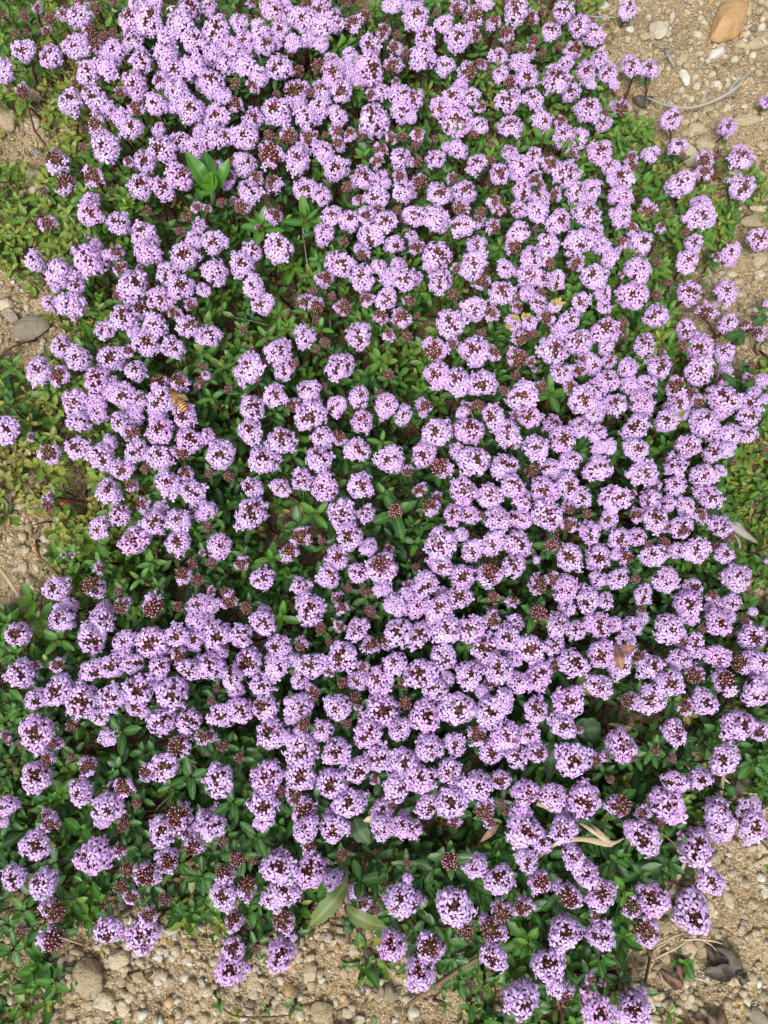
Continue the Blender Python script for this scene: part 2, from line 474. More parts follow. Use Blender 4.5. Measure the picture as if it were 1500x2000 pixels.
# ------------------------------------------------------------------ flower heads
HEADS = """5,29,24B;48,31,21B;97,37,29B;29,65,19B;51,64,16B;91,61,21P;73,16,21P;125,27,29P;155,32,48R;187,16,24B;176,59,35P;220,64,21B;200,72,21B;148,88,48R;187,\
88,32P;45,99,45R;97,109,48R;5,136,45F;173,139,51R;152,163,32B;220,96,51F;211,128,48F;45,181,35P;137,197,51R;187,192,53R;259,75,43R;256,40,53R;291,40,5\
9R;264,5,32R;301,3,37F;371,16,53R;355,45,61F;325,72,43F;381,77,48R;323,99,53F;276,117,45R;344,139,53R;379,125,48F;263,163,53R;312,155,37R;235,181,27P;\
344,176,51F;395,163,32F;305,203,43R;267,208,35P;339,208,27F;371,211,53R;216,216,35R;187,243,40P;237,229,45F;256,248,48R;389,221,40F;311,253,29R;205,28\
3,61R;163,288,21B;352,275,45R;315,291,61R;381,288,40R;283,315,48R;107,312,51P;128,357,45P;181,344,45P;355,344,59R;275,363,53R;317,368,45R;84,373,21B;1\
76,395,43F;251,315,21P;221,3,19B;157,3,29P;392,259,32F;408,11,32R;492,5,21P;533,16,51R;560,4,19F;599,4,21B;420,56,56R;468,45,40R;509,59,45R;547,61,40R\
;565,29,40R;595,37,51R;624,21,43R;627,53,48F;603,77,32F;629,85,29F;573,83,37F;653,40,45R;688,45,37P;677,5,21B;637,3,21P;712,32,29B;723,87,43R;749,61,3\
2P;776,65,16B;765,5,40F;797,37,24F;792,8,27F;771,93,32P;789,107,24B;768,128,37P;773,160,19P;477,80,45R;416,107,40F;451,88,37R;517,88,40R;443,123,37R;4\
77,123,51F;507,149,40F;536,85,27F;564,101,21B;544,131,53R;648,117,32R;685,109,37F;584,139,27B;621,128,29B;649,141,51R;683,139,40F;723,136,59R;675,125,\
37F;707,157,35F;413,157,53R;459,163,24B;493,165,29P;435,187,35F;412,184,19F;459,203,35P;576,179,51P;540,183,16B;605,181,19B;629,176,40R;667,176,43R;69\
1,157,29F;725,184,27P;747,179,37R;784,187,45R;539,216,59R;624,211,48R;595,227,51R;584,203,35F;661,224,43R;728,232,67R;787,219,51R;493,232,45R;421,227,\
53R;477,264,56R;440,269,40R;411,267,45R;565,264,40P;605,267,37P;525,264,27B;659,256,27P;683,261,29P;661,280,29P;707,267,19B;635,263,16B;765,269,27P;78\
7,267,24B;744,291,32P;736,315,29P;784,309,43R;528,301,51P;587,291,37R;581,312,53R;632,296,48R;656,328,51R;477,320,48R;453,315,21B;424,323,27F;448,344,\
29P;500,347,32P;533,357,43P;488,373,51R;709,347,45R;744,352,40R;597,368,48R;629,381,40R;677,365,24B;736,384,43R;781,344,32P;787,373,43R;432,396,21B;45\
6,392,19P;701,389,24P;443,360,24F;811,8,32F;813,32,51R;853,24,16B;893,16,32P;909,3,19P;925,32,40P;947,4,32R;867,45,37R;965,43,32P;1008,19,51R;1037,35,\
35P;1056,17,24B;983,5,16B;1101,21,40R;1128,4,13B;896,72,51R;928,69,29P;989,64,35P;1043,80,24B;1077,59,37R;1131,48,43R;1157,67,45R;832,77,45R;825,109,5\
1R;869,128,43R;915,139,40P;939,123,24P;973,109,35R;992,96,21B;1009,93,16B;1035,99,27P;1059,104,19B;1093,91,19B;1123,96,37P;1013,120,43F;977,144,35R;99\
7,160,35P;1029,149,48R;1088,155,59R;1104,125,35F;1115,179,40R;1171,112,37R;1144,141,48R;1187,141,40R;1155,165,21F;901,165,32F;885,187,43R;917,189,40R;\
1041,192,37R;992,197,53R;997,243,48R;808,195,45R;803,227,27F;860,213,43R;893,235,61R;940,208,24P;939,243,35R;925,261,24B;1059,237,48R;1096,237,27P;114\
9,213,53R;1176,240,40R;1184,219,16B;1099,264,45R;1128,272,40R;1117,304,32P;1171,296,53R;816,261,29P;812,283,21B;848,271,16B;816,315,24B;801,315,24F;89\
3,291,40F;872,285,21F;851,309,40R;960,283,21B;960,313,21B;931,320,43R;995,299,37R;1043,307,37R;1013,325,51R;975,339,43R;1045,349,29P;1075,320,35P;1107\
,339,56R;820,355,37P;885,347,27P;859,376,51R;909,373,43R;907,392,29F;1021,371,40R;1056,363,21P;1056,389,45R;1083,381,32P;965,392,32P;1155,368,43R;1128\
,376,45R;1147,395,32F;1197,205,16F;1189,323,35R;1197,347,27F;1197,387,21F;803,379,21F;1227,17,40R;1231,128,45R;1268,133,40R;1201,165,21F;1213,211,37P;\
1312,232,45R;1421,248,40R;1496,197,24R;1324,283,40R;1271,300,37R;1233,309,32P;1215,347,51R;1215,384,51R;1239,328,21B;1332,357,56R;1377,312,37P;1401,30\
1,27B;1375,336,35P;1449,307,48R;1449,365,48R;1263,395,16F;1369,397,40F;1335,305,16B;93,436,37P;171,460,13P;176,416,51R;232,435,48R;279,456,56R;289,493\
,56F;173,507,61F;187,477,29F;208,496,24F;227,492,32P;68,509,43R;115,531,53F;149,555,40R;109,557,29F;99,592,35R;139,595,56F;287,411,21B;365,423,24B;352\
,452,21B;384,404,24P;389,440,32R;379,469,40R;360,499,53R;237,525,37P;261,556,59R;232,576,29P;311,581,56R;328,533,45R;352,560,53R;396,565,29R;272,524,1\
9P;373,595,29P;341,611,32P;269,605,40P;240,619,51R;205,643,40R;301,635,51R;368,637,45R;261,648,24F;284,669,51R;336,677,51R;395,659,35R;123,677,51R;152\
,699,53R;75,724,59R;115,733,43P;217,699,51R;251,685,27P;267,723,48R;187,739,53R;216,755,48F;240,771,53R;144,784,51R;184,787,48F;309,747,40P;349,744,45\
P;395,716,21B;391,743,21B;312,781,56R;272,779,35R;384,756,16P;267,795,27F;419,472,48R;421,531,51R;491,491,43R;471,515,48R;545,485,56R;496,560,43R;512,\
595,45R;536,421,35P;504,443,13P;408,656,45R;648,419,40R;633,456,48R;681,429,45R;717,419,40R;720,459,51R;752,435,48R;739,405,24P;776,411,21B;797,421,27\
R;771,477,43R;796,456,24P;707,496,29P;671,472,21B;784,429,16B;663,517,56R;707,541,51R;635,544,37P;741,520,35R;779,515,32F;763,541,43F;791,544,48R;611,\
568,21B;648,579,21B;596,589,35P;620,597,35P;672,600,37P;619,625,21B;715,584,32P;755,584,45R;744,616,35P;784,619,43P;795,587,21P;596,655,48R;701,656,53\
R;759,652,29P;796,657,24B;664,715,59R;635,669,24B;619,683,16B;544,685,53R;555,717,48R;483,720,61F;517,709,24B;500,736,24B;476,645,21B;491,684,16B;445,\
761,21B;537,771,53R;603,763,53R;576,709,21B;759,731,24B;701,776,48R;656,792,40R;571,792,37P;611,792,48F;493,795,51R;755,789,48R;741,768,19B;632,755,16\
B;472,404,35P;405,407,19P;403,733,19R;789,797,21F;699,483,21F;811,421,45R;852,427,56F;899,405,35P;904,439,45R;939,413,24B;933,432,27P;965,443,32P;971,\
408,29P;805,461,27R;813,483,35P;855,499,59R;860,549,48R;835,517,21F;811,544,32R;893,525,27P;931,480,40R;925,515,56R;941,549,35P;885,575,24B;1013,409,3\
5R;1048,411,45F;1093,432,48R;1013,453,43R;1047,447,16B;1004,480,35P;1071,477,48R;1040,504,48R;1073,515,24B;989,525,40R;1032,539,48R;1061,544,37R;1087,\
547,35R;980,571,51R;1029,571,32F;1056,573,27P;924,603,51R;960,611,32P;881,632,61R;815,616,16B;804,589,21B;1008,579,21B;1011,600,29P;1051,592,40R;1067,\
619,35P;1136,589,37R;1003,629,37F;1035,629,32R;1041,652,21B;1016,661,32P;1112,624,45R;1085,597,27F;940,651,21B;848,683,48P;883,672,29P;928,685,61R;963\
,688,35P;853,733,59R;893,744,53R;941,749,59R;1080,683,61R;1093,648,40F;1131,667,53R;1141,701,29P;1013,699,45P;1037,707,21P;1043,720,13P;1008,733,21B;1\
096,728,45R;1021,771,59R;1056,757,32P;984,763,21B;1131,723,35P;1157,712,40R;829,792,32P;933,792,29B;912,795,27P;960,797,21F;1115,757,35P;1139,779,59R;\
1163,760,40R;1147,416,51R;1157,451,40R;1128,475,56R;1173,480,35F;1192,501,40F;1125,515,32P;1160,539,53R;1179,573,40R;1181,597,32R;1184,645,61R;1189,70\
4,32R;1184,675,35R;1189,741,43R;1197,416,21R;1215,421,48F;1265,413,37P;1233,445,29P;1291,443,24P;1367,421,56R;1484,467,51R;1339,451,19B;1355,475,40R;1\
344,509,45R;1215,472,32P;1252,473,48R;1247,525,51R;1215,536,16P;1284,511,19B;1308,553,19B;1367,547,16B;1283,576,21B;1237,575,61R;1428,496,43R;1399,501\
,21P;1348,571,48R;1419,571,48R;1281,616,48R;1379,611,43P;1423,632,40R;1457,632,24P;1497,592,16F;1497,619,13F;1481,651,32P;1216,632,24B;1220,656,16B;12\
61,673,45R;1340,645,45R;1332,675,24B;1367,680,59R;1415,688,45R;1289,689,24P;1287,715,48R;1228,715,43F;1367,725,59R;1417,723,35F;1321,755,45P;1265,752,\
45R;1233,752,40F;1255,784,51R;1412,739,35P;1415,779,64R;1348,768,32P;1364,784,32P;1465,789,48R;1473,765,29F;1487,744,32F;1465,743,29P;1324,787,40R;120\
4,789,43R;1164,792,43F;1495,779,21F;1305,797,27F;1468,712,16B;8,837,56R;31,841,13P;60,853,19P;96,885,45P;99,967,19P;93,987,35P;124,1084,13P;140,1084,1\
3P;155,824,48R;149,872,48R;235,824,45R;187,805,45R;259,816,40F;309,811,45F;360,813,53R;197,893,61R;213,864,32F;237,917,45R;267,880,53R;312,840,53R;259\
,848,40P;315,893,56R;371,859,56R;355,883,37P;329,944,56R;376,960,51R;285,915,24B;363,923,32P;256,947,29P;213,960,51R;232,1003,45R;277,987,35P;192,1032\
,45R;264,1053,59R;301,1021,51R;312,995,40F;349,1016,51R;347,1059,53R;387,995,43R;196,1109,29P;181,1144,51P;109,1149,56R;231,1155,21B;128,1192,48F;203,\
1192,43F;237,1184,40P;299,1184,51P;349,1184,27B;376,1101,27B;356,1123,40P;385,1133,29B;387,1181,45R;395,1080,16P;256,837,27P;431,887,59R;405,851,32R;4\
09,924,21B;447,931,24B;489,841,53R;515,896,59R;549,859,56R;605,811,64R;629,856,45R;661,853,35P;624,895,59R;707,824,48R;749,803,35R;789,813,37R;697,877\
,51R;763,896,56R;795,920,27P;492,952,48R;549,952,43R;589,936,43R;633,952,56R;705,947,56R;489,1003,64R;405,997,40F;405,1029,24B;428,1065,53R;667,1003,6\
1R;715,1003,40R;772,1000,32B;683,1048,56R;587,1048,43P;565,1077,43P;629,1056,21B;659,1088,48R;720,1067,35F;747,1107,61R;701,1117,43R;643,1125,51R;472,\
1101,35P;413,1099,24B;512,1128,48R;439,1155,24B;448,1173,40P;480,1187,27B;413,1155,21P;408,1184,40R;589,1144,45R;680,1149,21B;659,1168,27P;715,1155,27\
B;723,1192,24B;749,1149,40F;760,1072,24P;605,1187,59R;515,1195,29F;667,1187,29P;773,1181,48F;795,1141,19P;792,1160,32F;829,803,24P;853,844,56R;828,887\
,51R;917,840,56R;885,837,19B;904,804,29F;963,813,51R;992,845,53R;1035,813,51R;1008,811,24P;1080,829,40R;1099,856,51R;1131,832,45R;1165,843,43R;1160,81\
1,43F;1048,875,53R;995,861,35P;927,899,64R;893,880,35F;861,912,51P;984,909,56R;1077,912,40R;1040,920,37B;1115,899,45R;1168,915,56R;1189,872,35F;819,95\
7,32P;853,973,32P;840,989,40P;907,960,53R;957,971,51R;1003,949,56R;1064,957,53R;1109,949,51R;1133,971,45R;1091,928,32F;1021,976,40R;885,1005,45R;917,1\
005,40R;973,1011,56R;1016,1013,43R;1067,1003,61R;1112,992,32P;1112,1024,35P;1147,1003,21B;1187,971,37R;1189,1016,40R;1152,1040,48R;860,1061,64R;861,11\
04,48R;901,1043,29F;923,1075,48R;963,1061,51R;1011,1061,53R;1072,1067,32B;1080,1045,27B;1112,1088,53R;1168,1088,53R;1048,1093,16F;1004,1104,45R;957,11\
20,53P;904,1125,53R;896,1163,51R;832,1141,51R;864,1160,32F;813,1181,48R;856,1187,51R;811,1149,35F;963,1168,27B;963,1192,21P;1001,1173,27P;1052,1141,43\
P;1080,1131,35P;1107,1149,51R;1107,1184,35R;1147,1173,53R;1168,1133,40R;1184,1173,35R;813,1109,21B;1048,1195,29B;939,1005,19P;944,1107,24P;1255,805,40\
R;1303,821,51R;1335,805,32F;1372,821,61R;1393,845,40R;1409,803,32F;1463,811,51R;1428,848,43R;1460,845,37R;1241,835,56R;1244,877,48R;1255,923,59R;1279,\
949,29R;1167,875,29F;1343,872,51R;1393,883,43R;1417,877,35F;1319,907,48R;1375,928,51R;1407,920,29R;1319,949,45R;1201,973,59R;1244,1005,37P;1391,971,48\
R;1369,960,32F;1268,976,40R;1303,984,35R;1340,989,43R;1369,1005,32P;1281,1013,51R;1332,1029,48R;1303,1029,29P;1407,1027,45R;1212,1053,48R;1244,1048,37\
R;1297,1059,27B;1265,1063,19B;1321,1077,35R;1359,1075,51R;1396,1067,21B;1425,1051,24B;1415,1083,40R;1279,1085,51R;1223,1088,35P;1201,1083,24F;1241,113\
1,21B;1209,1131,45R;1257,1160,40R;1303,1133,51R;1353,1152,43R;1345,1181,56R;1439,1128,59R;1391,1163,27P;1399,1189,45R;1428,1179,43R;1252,1189,19B;1495\
,880,16B;1433,904,16B;1233,965,21P;1497,1096,11F;1471,1195,19F;36,1237,51R;120,1211,51R;200,1213,51R;179,1248,59R;243,1251,45R;243,1272,35F;296,1256,6\
4R;344,1240,48R;376,1251,43R;384,1211,43F;397,1240,21F;40,1315,64R;112,1299,32P;69,1299,24P;72,1365,48R;115,1347,61R;184,1309,51R;219,1299,51R;259,129\
6,43R;312,1299,45R;349,1280,35P;371,1309,51R;395,1293,35F;159,1368,64R;216,1365,61R;195,1400,37R;272,1344,67R;267,1381,43R;307,1320,35R;339,1355,64R;3\
15,1408,59R;369,1408,53R;141,1416,32B;72,1432,67R;11,1437,24P;19,1451,13P;43,1453,21B;107,1453,29P;211,1440,37F;395,1440,29P;349,1456,51P;171,1496,43P\
;139,1479,19B;72,1517,64R;93,1483,32P;157,1544,53R;240,1539,45P;221,1536,24P;208,1576,61R;285,1509,37P;320,1499,56R;13,1573,48R;93,1592,32P;267,1568,2\
4B;240,1595,29B;347,1595,59P;395,1592,27R;397,1525,11F;424,1240,64R;472,1240,51R;515,1216,53R;403,1208,32R;429,1277,35F;412,1299,53R;483,1291,56R;453,\
1323,48R;461,1349,35F;544,1261,53R;541,1301,48R;587,1259,32P;627,1227,24B;643,1253,19B;608,1299,59R;669,1283,59R;664,1224,27P;699,1227,48R;515,1336,53\
R;587,1328,40R;571,1288,32F;725,1259,43P;757,1253,35P;779,1235,59R;723,1203,21B;771,1296,51R;739,1328,59R;699,1331,45R;797,1315,21F;645,1309,29P;669,1\
333,24B;709,1301,24P;435,1395,53R;469,1387,56R;423,1345,19B;413,1368,19B;517,1379,56R;528,1432,61R;611,1355,35P;584,1379,56R;571,1405,29F;659,1381,59R\
;693,1363,27B;699,1381,16P;747,1387,69R;717,1432,59R;781,1424,48R;792,1373,29B;787,1336,24B;411,1437,29P;435,1456,29B;468,1481,24B;627,1427,45R;557,14\
37,32F;589,1461,67R;659,1469,61R;677,1413,21B;736,1480,59R;787,1488,61R;699,1504,53R;429,1525,61R;520,1520,64R;587,1515,61R;648,1531,59R;731,1523,21P;\
776,1539,59R;547,1547,27B;576,1555,40P;419,1595,48R;515,1573,64R;683,1568,61R;595,1587,53P;651,1595,37F;747,1587,51R;765,1573,24P;792,1597,29F;819,124\
0,53R;872,1229,59R;917,1227,56R;853,1205,43F;963,1211,37P;1005,1219,40R;992,1245,53R;949,1269,59R;1088,1219,53R;1083,1259,43R;1125,1232,43R;1168,1219,\
51R;1037,1267,59R;1005,1288,35F;867,1285,59R;821,1317,61R;851,1344,51R;875,1325,32F;915,1320,59R;973,1307,59R;997,1280,32R;957,1333,37P;941,1352,29F;1\
013,1333,48R;1053,1320,61R;1080,1299,35P;1120,1296,59R;1173,1277,53R;1173,1341,53R;1197,1301,21R;832,1397,64R;893,1384,67R;957,1392,61R;981,1373,48F;1\
047,1387,51R;1109,1371,67R;1099,1416,53R;1131,1424,19P;931,1435,43P;989,1437,59R;1035,1435,48R;837,1461,59R;888,1453,48R;960,1469,53R;1011,1477,48R;10\
48,1469,43R;808,1480,29F;824,1523,61R;877,1509,51R;933,1533,61R;979,1523,45R;835,1576,48R;883,1565,64R;1027,1549,59R;1080,1555,51R;1120,1483,64R;1141,\
1563,64R;1165,1485,32P;1184,1477,21P;1192,1521,19B;947,1584,43P;1016,1592,51F;979,1568,19B;987,1584,19B;1099,1595,35F;1195,1453,35F;1195,1573,16P;1201\
,1219,32F;1236,1221,40R;1255,1205,29F;1308,1227,59R;1345,1203,37F;1404,1216,51R;1428,1203,24F;1455,1211,21B;1471,1245,53R;1223,1256,45R;1332,1253,35P;\
1356,1259,48R;1401,1283,53R;1212,1299,51R;1249,1283,32P;1271,1301,56R;1329,1288,45R;1372,1229,19B;1311,1333,53R;1289,1323,37F;1356,1317,43P;1417,1331,\
53P;1447,1296,43P;1484,1293,48R;1481,1317,35F;1228,1368,37P;1268,1368,64R;1337,1379,35P;1377,1371,51R;1479,1355,64R;1444,1416,67R;1484,1427,43R;1317,1\
429,53R;1217,1459,59R;1280,1464,24B;1313,1480,21B;1239,1481,13B;1415,1483,61R;1367,1520,51R;1319,1528,48R;1305,1571,72R;1212,1573,48P;1255,1589,35P;14\
04,1587,59R;1465,1584,53R;1495,1349,13F;8,1605,21F;96,1608,35P;115,1613,16P;67,1651,59R;25,1715,51R;85,1725,59R;107,1779,53P;103,1835,59P;43,1816,29B;\
184,1675,69R;232,1661,29P;200,1603,32F;243,1611,32B;248,1696,32B;237,1731,32B;256,1752,32P;317,1621,53R;357,1616,48P;328,1680,51P;288,1709,56P;379,165\
3,45P;392,1613,35R;323,1755,32B;211,1819,59R;277,1829,67R;291,1787,37P;293,1648,16B;413,1613,51R;515,1603,40F;435,1643,24B;461,1672,32B;493,1677,27B;4\
37,1704,45P;437,1749,56R;483,1731,45P;547,1693,69R;608,1699,64R;557,1741,59R;531,1757,48R;456,1797,43P;456,1856,48R;451,1893,67R;549,1861,59R;552,1797\
,48P;573,1832,16F;499,1853,19B;605,1651,35P;597,1619,53R;653,1619,56R;669,1669,27B;651,1720,48F;688,1741,32F;669,1763,37R;747,1616,51R;787,1616,48R;77\
9,1760,64R;765,1845,61R;709,1765,29P;733,1776,27B;795,1685,19B;797,1715,21F;808,1619,40R;888,1605,32P;957,1605,27P;877,1680,35B;928,1691,51R;976,1717,\
59R;805,1763,45R;888,1771,77R;981,1781,45P;1021,1771,43P;960,1816,51P;909,1816,37B;840,1851,61P;819,1901,67R;963,1869,56R;1024,1624,67R;1056,1645,45R;\
1029,1680,48R;1056,1723,48P;1101,1619,56R;1120,1675,51R;1147,1704,48R;1109,1749,56P;1173,1744,59R;1104,1821,64R;1173,1827,56R;1163,1787,24P;1072,1883,\
67R;1088,1925,45F;1104,1941,45P;1016,1955,75R;1155,1912,24P;1144,1933,24P;1176,1920,16P;1171,1976,69R;947,1797,27F;1257,1635,64R;1231,1616,29F;1287,16\
08,24B;1313,1600,29F;1329,1632,16P;1359,1656,75R;1388,1720,53R;1409,1616,59R;1473,1616,59R;1276,1755,67R;1236,1771,48P;1263,1819,53P;1353,1784,80R;123\
9,1973,64R;1252,1944,29F;1116,1621,32R"""

heads = []
for tok in HEADS.replace('\n', '').split(';'):
    s = tok[-1]; x, y, d = tok[:-1].split(',')
    heads.append([float(x), float(y), float(d), s])
NH = len(heads)

def lobe(length, width, notch=0.0, fine=True, droop=.12):
    ts = [0.0, .38, .7, .92] if fine else [0.0, .6, .9]
    ws = [.30, .66, 1.0, .80] if fine else [.34, .98, .76]
    V, B = [], []
    for t, ww in zip(ts, ws):
        for s in (-1, 0, 1):
            V.append((s * ww * width / 2, length * t, -droop * length * t * t - .10 * length * abs(s) * t + .02))
            B.append(t)
    V.append((0, length * (1 - notch), -droop * length)); B.append(1)
    n = len(ts); F = []
    for i in range(n - 1):
        for k in range(2):
            a = i * 3 + k
            F += [(a, a + 1, a + 4), (a, a + 4, a + 3)]
    e = (n - 1) * 3
    F += [(e, e + 1, 3 * n), (e + 1, e + 2, 3 * n)]
    if notch > 0:   # two rounded bumps either side
        V += [(-width * .24, length * 1.02, -droop * length), (width * .24, length * 1.02, -droop * length)]; B += [1, 1]
        F += [(e, 3 * n, 3 * n + 1), (3 * n, e + 2, 3 * n + 2)]
    return geo(V, F, 0, 0, B)

def floret(r, fine):
    """corolla, face in XY looking +Z, lower lip towards -Y, size about .5"""
    gs = []
    k = r.uniform(.92, 1.1)
    for ang, L, W, nt_ in ((0, .165, .135, .1), (98 + r.uniform(-10, 10), .19, .125, 0), (180 + r.uniform(-8, 8), .235, .15, 0), (262 + r.uniform(-10, 10), .19, .125, 0)):
        g = lobe(L * k * 1.12, W * k * 1.12, nt_, fine, r.uniform(-.1, .6))
        gs.append(xf(g, rz(math.radians(ang)), 1, (.02 * -math.sin(math.radians(ang)), .02 * math.cos(math.radians(ang)), 0)))
    n = 5
    V = [(.045 * math.cos(2 * math.pi * i / n), .045 * math.sin(2 * math.pi * i / n), .012) for i in range(n)] + [(0, 0, -.03)]
    gs.append(geo(V, [(i, (i + 1) % n, n) for i in range(n)], 0, 0, [.12] * n + [0]))
    V = [(.055 * math.cos(2 * math.pi * i / n), .055 * math.sin(2 * math.pi * i / n), .0) for i in range(n)] + \
        [(.03 * math.cos(2 * math.pi * i / n), .03 * math.sin(2 * math.pi * i / n), -.34) for i in range(n)]
    F = []
    for i in range(n):
        j = (i + 1) % n
        F += [(i, j + n, j), (i, i + n, j + n)]
    gs.append(geo(V, F, 0, 0, [.35] * n + [.15] * n))
    if fine:
        for q in range(r.integers(1, 4)):
            ax, ay = r.uniform(-.05, .05), r.uniform(-.03, .08)
            t = tube([(ax * .3, ay * .3, 0), (ax, ay, .075)], .0045, 3, 0, cap=False)
            t['B'][:] = .6
            gs.append(t)
            gs.append(ball((ax, ay, .08), .011, 0, 1, .3))
    return cat(gs)

def calyx(r, fine, budded):
    n = 5
    L = .26
    V, B = [], []
    for zz, rr, bb in ((0, .028, 0), (.5 * L, .058, .5), (L, .062, .85)):
        for i in range(n):
            a = 2 * math.pi * i / n
            V.append((rr * math.cos(a), rr * math.sin(a), zz)); B.append(bb)
    F = []
    for k in range(2):
        for i in range(n):
            a, b = k * n + i, k * n + (i + 1) % n
            F += [(a, b, b + n), (a, b + n, a + n)]
    for i in range(n):
        a = 2 * math.pi * (i + .5) / n
        V.append((.088 * math.cos(a), .088 * math.sin(a), L + .075)); B.append(1)
        F.append((2 * n + i, 2 * n + (i + 1) % n, 3 * n + i))
    V.append((0, 0, L * .85)); B.append(.6)
    F += [(2 * n + i, 2 * n + (i + 1) % n, 4 * n) for i in range(n)]
    g = geo(V, F, 0, r.uniform(0, 1), B)
    gs = [g]
    if budded:
        rr = r.uniform(.038, .058)
        gs.append(ball((0, 0, L + .03), (rr, rr, rr * 1.15), 1 if fine else 0, 1, r.uniform(0, 1)))
    return cat(gs)

def sph(th, ph):
    return np.array([math.sin(th) * math.cos(ph), math.sin(th) * math.sin(ph), math.cos(th)])

def make_head(state, r, fine=True):
    """returns (blossoms or None, buds). unit radius"""
    bl, bu = [], []
    ga = math.pi * (3 - 5 ** .5)
    squash = np.array([1, 1, .86])
    # where florets sit
    hole = {'F': (0, 12), 'R': (3, 35), 'P': (36, 58), 'B': (200, 200)}[state]
    w1, w2, p1, p2 = r.uniform(0, 6.28, 4)
    def inner(ph):
        m = .5 + .28 * math.sin(2 * ph + w1) + .32 * math.sin(4 * ph + w2)
        return math.radians(hole[0] + (hole[1] - hole[0]) * m)
    N = 50 if fine else 45
    sectors = None
    if state == 'P':
        sectors = [(r.uniform(0, 6.28), r.uniform(.4, .9)) for _ in range(r.integers(4, 6))]
    for i in range(N):
        zz = 1 - (i + .5) / N * 1.22
        th = math.acos(max(-1, zz)) + r.normal(0, .05)
        ph = i * ga + r.normal(0, .10)
        if th < inner(ph): continue
        if state != 'P' and r.random() < (.05 if state == 'F' else .08): continue
        if sectors is not None:
            if not any(abs((ph - c + math.pi) % (2 * math.pi) - math.pi) < wd for c, wd in sectors): continue
            if th > 1.9: continue
        p = sph(th, ph)
        down = np.array([math.cos(th) * math.cos(ph), math.cos(th) * math.sin(ph), -math.sin(th)])
        nrm = p * 1.0 + np.array([0, 0, .22]) + r.normal(0, .27, 3)
        nrm /= np.linalg.norm(nrm)
        y = -down + r.normal(0, .35, 3); y -= nrm * y.dot(nrm); y /= np.linalg.norm(y)
        x = np.cross(y, nrm)
        f = floret(r, fine)
        rad = (.90 + r.normal(0, .085)) * (1 + .08 * math.sin(2 * ph + w2) + .06 * math.sin(3 * ph + w1))
        bl.append(xf(f, np.column_stack([x, y, nrm]), r.uniform(1.08, 1.38), p * rad * squash, A=r.uniform(0, 1) ** 1.5, C=np.full(len(f['V']), r.uniform(0, 1))))
    # calyces
    K = {'F': 40, 'R': 60, 'P': 66, 'B': 58}[state]
    if not fine: K = int(K * .75)
    rc = {'F': .38, 'R': .42, 'P': .44, 'B': .52}[state]
    for i in range(K):
        zz = 1 - (i + .5) / K * (1.25 if state != 'B' else 1.1)
        th = math.acos(max(-1, zz)) + r.normal(0, .04)
        ph = i * ga * 1.0 + .3 + r.normal(0, .08)
        p = sph(th, ph)
        c = calyx(r, fine, r.random() < (.85 if state in 'PB' else .6))
        s = {'F': 1.1, 'R': 1.15, 'P': 1.15, 'B': 1.35}[state]
        bu.append(xf(c, rot_to(p + np.array([0, 0, .35]) + r.normal(0, .10, 3), r.uniform(0, 6)), s, p * rc * r.uniform(.92, 1.1) * squash))
    core = ball((0, 0, -.02), (rc * .95, rc * .95, rc * .8), 1, 0, .3)
    core['B'][:] = .5
    bu.append(core)
    return (cat(bl) if bl else None), cat(bu)

NV = {'F': 5, 'R': 16, 'P': 9, 'B': 6}
fineV, lowV = {}, {}
for st, n in NV.items():
    fineV[st], lowV[st] = [], []
    for k in range(n):
        b, c = make_head(st, rng, True)
        fineV[st].append((to_mesh('blossoms', b, [MP, MB_]) if b else None, to_mesh('buds', c, [MC, MB_])))
        lowV[st].append(make_head(st, rng, False))

# ---- leaves
def leaf_geo(L=1.0, W=.36, fold=.18, curl=.1, n=6, wide=.45, C=0.0, A=0.0):
    V, B, F = [], [], []
    for i in range(n + 1):
        t = i / n
        if t < .12: ww = .10 + t * 1.5
        else: ww = math.sin(math.pi * min(1, max(0, ((t - .04) / .96))) ** (math.log(.5) / math.log(wide))) ** .58
        ww = max(ww, .05 if i < n else 0.01)
        z = curl * math.sin(t * math.pi * .9) * L - .25 * curl * t * t * L
        for s in (-1, -.5, 0, .5, 1):
            V.append((s * ww * W * L / 2, t * L, z + fold * abs(s) * ww * W * L * .8 - .06 * fold * L * (abs(s) == 1)))
            B.append(1 - abs(s))
    for i in range(n):
        for k in range(4):
            a = i * 5 + k
            F += [(a, a + 1, a + 6), (a, a + 6, a + 5)]
    return geo(V, F, 0, A, B, C)

def leaf_geo_low(L=1.0, W=.36, fold=.2, curl=.1, C=0.0, A=0.0, n=5, wide=.5):
    V, B, F = [], [], []
    for i in range(n + 1):
        t = i / n
        ww = math.sin(math.pi * (t ** (math.log(.5) / math.log(wide)))) ** .55 if 0 < t < 1 else (.14 if t == 0 else .02)
        z = curl * math.sin(t * math.pi * .9) * L
        for s in (-1, 0, 1):
            V.append((s * ww * W * L / 2, t * L, z + fold * abs(s) * ww * W * L)); B.append(1 - abs(s))
    for i in range(n):
        for k in range(2):
            a = i * 3 + k
            F += [(a, a + 1, a + 4), (a, a + 4, a + 3)]
    return geo(V, F, 0, A, B, C)

def rx(a):
    c, s = math.cos(a), math.sin(a)
    return np.array([[1, 0, 0], [0, c, -s], [0, s, c]])

